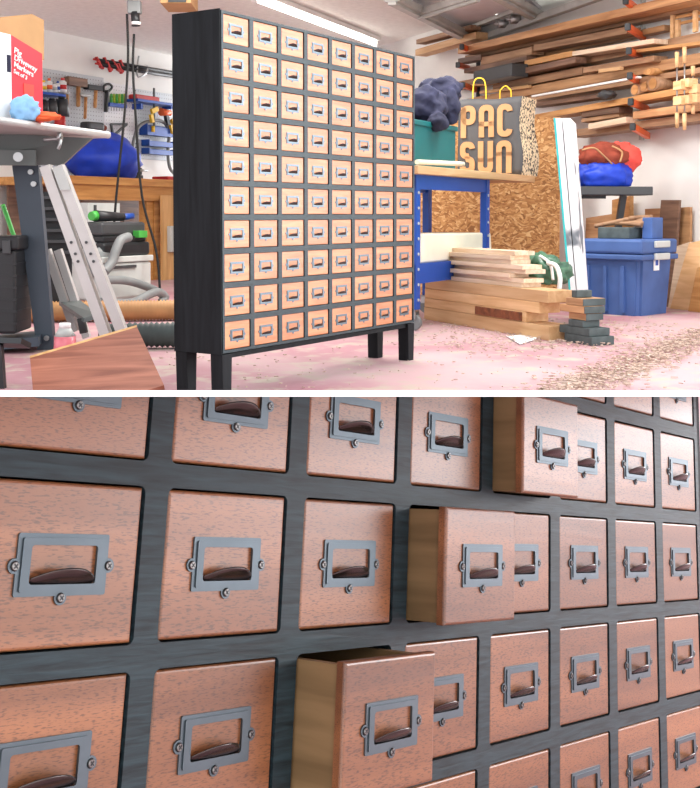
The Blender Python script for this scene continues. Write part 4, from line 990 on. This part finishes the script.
# ------------------------------------------------------------------ lumber wall
PR = lambda x, y, o=0.0: WR.at(x, y, -o)
bd = [  # x0,ytop0,x1,ytop1,thick px at x1,offset,depth,mat,label
 (421, 40, 476, 25, 5, .18, .1, 'brownw', 'dark board end poking out beyond the door strut, upper'),
 (421, 50, 482, 32, 7, .16, .12, 'pine', 'pale board end poking out below the dark one near the door strut'),
 (466, 48, 712, -10, 9, .22, .16, 'orangew', 'topmost long tan board just below the door track'),
 (470, 56, 712, 2, 6, .07, .1, 'brownw', 'long brown board directly under the topmost tan board'),
 (463, 59, 486, 55, 5, .2, .1, 'darkw', 'short dark block at left end of the second rack tier'),
 (487, 58, 538, 47, 8, .18, .12, 'brownw', 'short thick brown plank right of the dark block'),
 (540, 45.5, 634, 27, 7, .18, .12, 'brownw', 'brown plank passing under the second orange bracket from the top'),
 (500, 62, 669, 25, 6, .06, .08, 'orangew', 'long orange brown board behind the second tier planks'),
 (469, 69, 532, 56, 5, .2, .1, 'darkw', 'narrow dark board above the grey case'),
 (531, 61, 579, 51, 6, .2, .12, 'oak', 'short golden board right of the grey case'),
 (579, 52, 661, 39, 5, .2, .12, 'paleboard', 'pale board with a pencilled face in the third tier'),
 (512, 72, 581, 57, 6, .24, .1, 'darkw', 'dark board low in the third tier'),
 (454, 84, 712, 32, 9, .08, .12, 'brownw', 'very long brown board running the whole third tier'),
 (641, 50, 712, 41, 3.5, .2, .1, 'oak', 'thin golden strip at the right of the third tier'),
 (500, 85, 590, 67, 8, .12, .14, 'brownw', 'thick brown board in the fourth tier, left'),
 (590, 68, 661, 56, 6, .2, .12, 'brownw', 'brown board in the fourth tier above the pale stick'),
 (600, 69.5, 622, 66.5, 3.6, .3, .03, 'pine', 'short pale stick end below the fourth tier'),
 (466, 85, 498, 82, 2.2, .2, .03, 'pine', 'thin pale stick above the left bag handle'),
 (481, 91, 530, 85, 3, .22, .03, 'pine', 'thin pale stick behind the left bag handle'),
 (456, 103, 712, 53, 11, .12, .16, 'orangew', 'very long orange brown board running the whole fourth tier'),
 (533, 95.5, 640, 76, 2.2, .3, .03, 'whitep', 'long white pipe under the fourth tier'),
 (530, 98, 712, 67, 6, .12, .14, 'brownw', 'long brown board right under the white pipe'),
 (536, 104, 608, 94, 4, .18, .12, 'darkw', 'dark board lying on the fifth tier at the left'),
 (532, 117, 712, 84, 7, .18, .16, 'oak', 'very long golden board of the fifth tier'),
 (588, 112, 626, 107, 6, .18, .12, 'darkw', 'dark plank under the fifth tier'),
 (588, 119, 626, 113, 4, .16, .12, 'brownw', 'brown plank just above the pale carved one'),
 (594, 124, 632, 117, 6, .22, .1, 'paleboard', 'pale carved plank in the lowest tier'),
 (640, 112, 712, 102, 8, .2, .12, 'orangew', 'short tan plank at the right of the lowest tier'),
 (576, 131, 712, 113, 8, .12, .16, 'brownw', 'long brown board at the bottom of the lowest tier'),
]
for i, (x0, y0, x1, y1, th, off_, dp, mt, lab) in enumerate(bd):
    a = PR(x0, y0, off_); b = PR(x1, y1, off_); b2 = PR(x1, y1+th, off_); t__ = (b.z-b2.z)
    off2 = Vector((0, 0, -t__/2)); bm = NB()
    a = a+off2; b = b+off2; L = (b-a).length
    m = orient(Vector(a), Vector(b))                  # object's own x axis follows the board
    c_ = (a+b)/2
    box(bm, -L/2, -dp/2, -t__/2, L/2, dp/2, t__/2, bev=.002)
    me_o = obj('lumber_board', bm, mt, F=WR.m @ m, label=lab, cat='board')
for i, (x0, y0, x1, y1, n_) in enumerate(((626, 1, 645, 15, 'topmost'), (628, 27, 644, 38, 'second'), (629, 51, 641, 57, 'third'), (630, 76, 643, 85, 'fourth'), (631, 102, 647, 109, 'fifth'), (633, 127, 648, 136, 'lowest'), (462, 47, 480, 54, 'A'), (458, 65, 468, 68, 'B'), (463, 85, 476, 90, 'C'))):
    r0 = PR(x1, y1, .02); 
    tip = WR.at(x0, y0, -.40)
    lab = {'A': 'orange bracket above the navy jacket, upper one of the far column', 'B': 'orange bracket above the navy jacket, middle one of the far column', 'C': 'orange bracket behind the paper bag, lower one of the far column'}.get(n_, n_+' orange rack bracket of the near column'+('' if n_ in ('topmost', 'lowest') else ' counted from the top'))
    t_ = thing('rack_bracket', WR.m @ Matrix.Translation(r0), lab, 'bracket', 'orange brackets of the lumber rack')
    bm = NB(); bar(bm, r0, tip, .03, .04); obj('arm', bm, 'orange', t_, F=WR)
    d_ = (tip-r0).normalized(); bm = NB(); bar(bm, tip-d_*.01, tip+d_*.02, .036, .046, bev=.004); obj('end_cap', bm, 'blackp', t_, F=WR)
bm = NB(); 
for x, y0, y1 in ((645.5, -30, 140), (480, 20, 110)):
    a = PR(x, y0, .0); b = PR(x, y1, .0); b.x = a.x; bar(bm, a+Vector((0, -.012, 0)), b+Vector((0, -.012, 0)), .02, .04)
    obj('rack_upright', bm, 'galv' if x > 600 else 'dgreyp', F=WR, label='steel wall upright holding the '+('near' if x > 600 else 'far')+' column of orange brackets', cat='upright'); bm = NB()
bm.free()
bm = NB(); pbox(bm, WR, 473, 67, 511, 80, -.42, -.26, bev=.01); obj('grey_case', bm, 'dgreyp', F=WR, label='slate grey plastic case lying on the rack above the paper bag', cat='case')
bm = NB(); a = PR(607, 95, .3); blob(bm, a, (.07, .05, .03), .4, 3, 2, 3); obj('cloth_bundle', bm, 'dgreyp', F=WR, label='dark grey cloth bundle on the fifth rack tier', cat='cloth')
for x, y, w_, h_, mt, lab in ((641, 90, 9, 12, 'brownw', 'brown log offcut left in the row by the wooden clamps'), (650, 87, 9, 10, 'orangew', 'squat log offcut in the middle of the offcut row'), (659, 84, 14, 14, 'brownw', 'large log offcut nearest the wooden clamps'), (655, 72, 12, 7, 'oak', 'pale flat log offcut lying on top of the others')):
    a = PR(x, y, .2); r_ = PR(x+w_/2, y, .2).x-a.x; t_ = thing('log_offcut', WR.m @ Matrix.Translation(a), lab, 'log offcut')
    rz = abs(PR(x, y+h_/2, .2).z-a.z); bm = NB(); cyl(bm, a+Vector((0, -.05, 0)), a+Vector((0, .14, 0)), 1, seg=14)
    for v in bm.verts: v.co.x = a.x+(v.co.x-a.x)*r_; v.co.z = a.z+(v.co.z-a.z)*rz
    obj('log', bm, mt, t_, F=WR); bm = NB(); cyl(bm, a+Vector((0, -.054, 0)), a+Vector((0, -.05, 0)), min(r_, rz)*.8, seg=14); obj('cut_face', bm, 'oak', t_, F=WR)
# wooden hand screws
for i, (x, y0, y1, lab) in enumerate(((677, 52, 128, 'left wooden hand screw clamp hanging from the lumber rack'), (684.5, 47, 130, 'middle wooden hand screw clamp hanging from the lumber rack'), (693, 66, 114, 'right, shorter wooden hand screw clamp hanging from the lumber rack'))):
    o_ = .42-.03*i; t_ = thing('hand_screw_clamp', WR.m @ Matrix.Translation(PR(x, y1, o_)), lab, 'clamp', 'wooden hand screw clamps')
    L = y1-y0
    for (ya, yb_) in ((y0, y0+L*.2), (y1-L*.2, y1)): bm = NB(); cyl(bm, PR(x, ya, o_), PR(x, yb_, o_), .013, .011, 12); obj('handle', bm, 'pine', t_, F=WR)
    bm = NB(); cyl(bm, PR(x, y0+L*.2, o_), PR(x, y1-L*.2, o_), .005, seg=8); obj('screw_rod', bm, 'steel', t_, F=WR)
    for f in (.38, .58):
        bm = NB(); pbox(bm, WR, x-4.2, y0+L*f, x+4.0, y0+L*f+9, -o_-.02, -o_+.04+.015*i, bev=.003); obj('jaw', bm, 'pine', t_, F=WR)
fr = thing('wooden_frame', WR.m @ Matrix.Translation(PR(686, 36, .1)), 'pale wooden frame hanging high on the wall at the right edge', 'frame')
for (x0, y0, x1, y1) in ((673, 11, 673, 38), (678, 20, 678, 37), (695.5, 5, 695.5, 32)): bm = NB(); bar(bm, PR(x0, y0, .1), PR(x1, y1, .1), .03, .022); obj('post', bm, 'pine', fr, F=WR)
for (x0, y0, x1, y1) in ((673, 18, 700, 13), (678, 24, 700, 19)): bm = NB(); bar(bm, PR(x0, y0, .085), PR(x1, y1, .085), .015, .018); obj('rung', bm, 'oak', fr, F=WR)

# ------------------------------------------------------------------ black stand with bags
YS = 6.0
FK2 = Frame(*(at(579, 195, YS).xy), 1, .12)
qs = FK2.at; x0, x1 = qs(572, 190, 0).x, qs(652, 190, 0).x; z1_ = qs(615, 186.5, 0).z
sd = thing('roller_stand', base(FK2, qs(621, 200, .1).x, .1, 0), 'charcoal steel stand with a flat top behind the blue bin', 'stand')
bm = NB(); box(bm, x0, -.02, z1_-.055, x1, .24, z1_, bev=.006); obj('top', bm, 'dgreyp', sd, F=FK2)
a = qs(621, 200, .1).x; bm = NB(); bar(bm, (a+.03, .14, z1_-.055), (a-.02, .2, .26), .04, .03); obj('post', bm, 'dgreyp', sd, F=FK2)
bm = NB(); box(bm, a-.1, .1, z1_-.075, x0+.06, .14, z1_-.055); obj('bracket', bm, 'blackp', sd, F=FK2)
bm = NB(); cc = qs(604, 178, .1); blob(bm, (cc.x, .1, z1_+.07), (.165*1.05, .12, .105), .22, 2, 3, 4)
for v in bm.verts:
    if v.co.z < z1_+.002: v.co.z = z1_+.002
obj('fabric_bag', bm, 'bluetarp', F=FK2, label='blue fabric bag lying on the charcoal stand under the rust bag', cat='bag')
rb = thing('fabric_bag', base(FK2, cc.x, .1, z1_+.14), 'rust brown and coral fabric bags heaped on the blue bag', 'bag')
c2 = qs(603, 157, .1); bm = NB(); blob(bm, (c2.x, .1, c2.z), (.155, .10, .085), .22, 2, 7, 4); obj('body', bm, 'redbag', rb, F=FK2)
c3 = qs(622, 158, .14); bm = NB(); blob(bm, (c3.x, .15, c3.z), (.125, .08, .10), .2, 1.6, 4, 4); obj('coral_pouch', bm, 'coral', rb, F=FK2)
bm = NB(); tube(bm, [qs(582, 150, -.02), qs(594, 148, -.03), (qs(604, 156, -.02)), qs(612, 164, -.0)], .006, 8); tube(bm, [qs(612, 146, -.0), qs(622, 152, -.02), qs(620, 162, -.02)], .006, 8); obj('piping', bm, 'kraft', rb, F=FK2)
# boards leaning on the white wall
for (p4, o0, o1, mt, lab) in (
  ([(645, 209), (690, 207), (690, 300), (645, 300)], .03, .05, 'orangew', 'wide reddish board standing behind the walnut plank'),
  ([(661, 200), (679, 200), (672, 300), (653, 300)], .09, .11, 'darkw', 'tall narrow walnut plank leaning on the wall behind the blue bin'),
  ([(677, 246), (690, 242), (684, 309), (668, 309)], .12, .14, 'paleboard', 'narrow pale board leaning at the right behind the split one'),
  ([(689, 243), (703, 240), (692, 312), (670, 309)], .16, .18, 'pine', 'pale split plank leaning at the right edge beside the blue bin'),
  ([(697, 268), (712, 262), (706, 313), (688, 313)], .20, .22, 'oak', 'short tan plank at the right edge in front of the pale ones'),
  ([(612, 200), (629, 196), (630, 250), (611, 250)], .06, .10, 'oak', 'small tan board standing behind the post of the charcoal stand'),
  ([(586, 218), (612, 214), (612, 256), (584, 256)], .06, .08, 'orangew', 'brown offcut board standing left of the small tan board')):
    bm = NB(); P4 = [PR(x, y, o1) for x, y in p4]
    for k in (2, 3): P4[k] = P4[k].copy(); P4[k].z = max(0.001, P4[k].z) if p4[k][1] > 290 else P4[k].z
    if p4[2][1] < 260 or p4[2][1] == 300:
        for k in (2, 3): P4[k].z = 0.001
    poly3(bm, P4, Vector((0, o1-o0, 0))); obj('leaning_board', bm, mt, F=WR, label=lab, cat='board')

# ------------------------------------------------------------------ wood chips along the door groove
bm = NB(); rnd = random.Random(3)
a0 = floor_pt(560, 396); a1 = floor_pt(715, 332)
def chip(x, y, s):
    ang = rnd.random()*PI; t = rnd.uniform(-.5, .5); n = 4; zc = .004+rnd.random()*.01
    vs = []
    for k in range(n):
        a = ang+k*2*PI/n; rx = s*(1 if k % 2 else .45)
        vs.append(Vector((x+rx*math.cos(a), y+rx*math.sin(a), zc+s*.4*t*math.cos(a-ang))))
    lo = [bm.verts.new(v) for v in vs]; hi = [bm.verts.new(v+Vector((0, 0, .003))) for v in vs]
    bm.faces.new(lo[::-1]); bm.faces.new(hi)
    for k in range(n): bm.faces.new((lo[k], lo[(k+1) % n], hi[(k+1) % n], hi[k]))
for k in range(1900):
    f = rnd.random(); p = a0.lerp(a1, f); w_ = rnd.gauss(0, .075)
    nn = Vector((-(a1-a0).y, (a1-a0).x, 0)).normalized(); p = p+nn*w_; chip(p.x, p.y, rnd.uniform(.004, .017))
for k in range(700):
    p = floor_pt(rnd.uniform(440, 660), rnd.uniform(322, 352)); p = p+Vector((rnd.gauss(0, .08), rnd.gauss(0, .15), 0)); chip(p.x, p.y, rnd.uniform(.004, .014))
for k in range(260):
    p = floor_pt(rnd.uniform(120, 690), rnd.uniform(325, 392)); chip(p.x, p.y, rnd.uniform(.003, .010))
obj('wood_chips', bm, 'chip', label='scattered pale wood chips on the pink floor at the right', cat='wood chips', kind='stuff')
# ------------------------------------------------------------------ light
w_ = bpy.data.worlds.new('sky'); bpy.context.scene.world = w_; w_.use_nodes = True; t = w_.node_tree
bg = t.nodes['Background']; tc = t.nodes.new('ShaderNodeTexCoord')
def lobe(vec, a, ca, b, cb):               # brightness of the sky around one compass direction
    dt = t.nodes.new('ShaderNodeVectorMath'); dt.operation = 'DOT_PRODUCT'; dt.inputs[1].default_value = Vector(vec).normalized()
    t.links.new(tc.outputs['Generated'], dt.inputs[0])
    rp = t.nodes.new('ShaderNodeValToRGB'); e = rp.color_ramp.elements
    e[0].position = a; e[0].color = (*ca, 1); e[1].position = b; e[1].color = (*cb, 1)
    t.links.new(dt.outputs['Value'], rp.inputs['Fac']); return rp.outputs['Color']
c1 = lobe((.75, -.65, .25), .1, (1.75, 1.78, 1.86), .95, (2.4, 2.45, 2.5))
c2 = lobe((.80, .56, .06), .76, (0, 0, 0), .99, (13, 13.4, 13.8))
ad = t.nodes.new('ShaderNodeVectorMath'); ad.operation = 'ADD'; t.links.new(c1, ad.inputs[0]); t.links.new(c2, ad.inputs[1])
t.links.new(ad.outputs[0], bg.inputs['Color']); bg.inputs['Strength'].default_value = 1.0
def area(name, loc, target, sx, sy, power, col=(1, 1, 1)):
    l = bpy.data.lights.new(name, 'AREA'); l.shape = 'RECTANGLE'; l.size = sx; l.size_y = sy; l.energy = power; l.color = col
    o = bpy.data.objects.new(name, l); C.objects.link(o); o.location = loc
    o.rotation_euler = (Vector(target)-Vector(loc)).to_track_quat('-Z', 'Y').to_euler(); return o
area('ceiling_strip_light', (-.6, 7.0, HC-.12), (-.6, 7.0, 0), 1.6, .3, 75, (1, .98, .94))
area('ceiling_strip_light', (.9, 6.0, HC-.12), (.9, 6.0, 0), 1.6, .3, 55, (1, .98, .94))
v = bpy.context.scene.view_settings
v.view_transform = 'Standard'; v.look = 'None'; v.gamma = 1; v.exposure = 0.0
try: v.use_curve_mapping = False
except Exception: pass
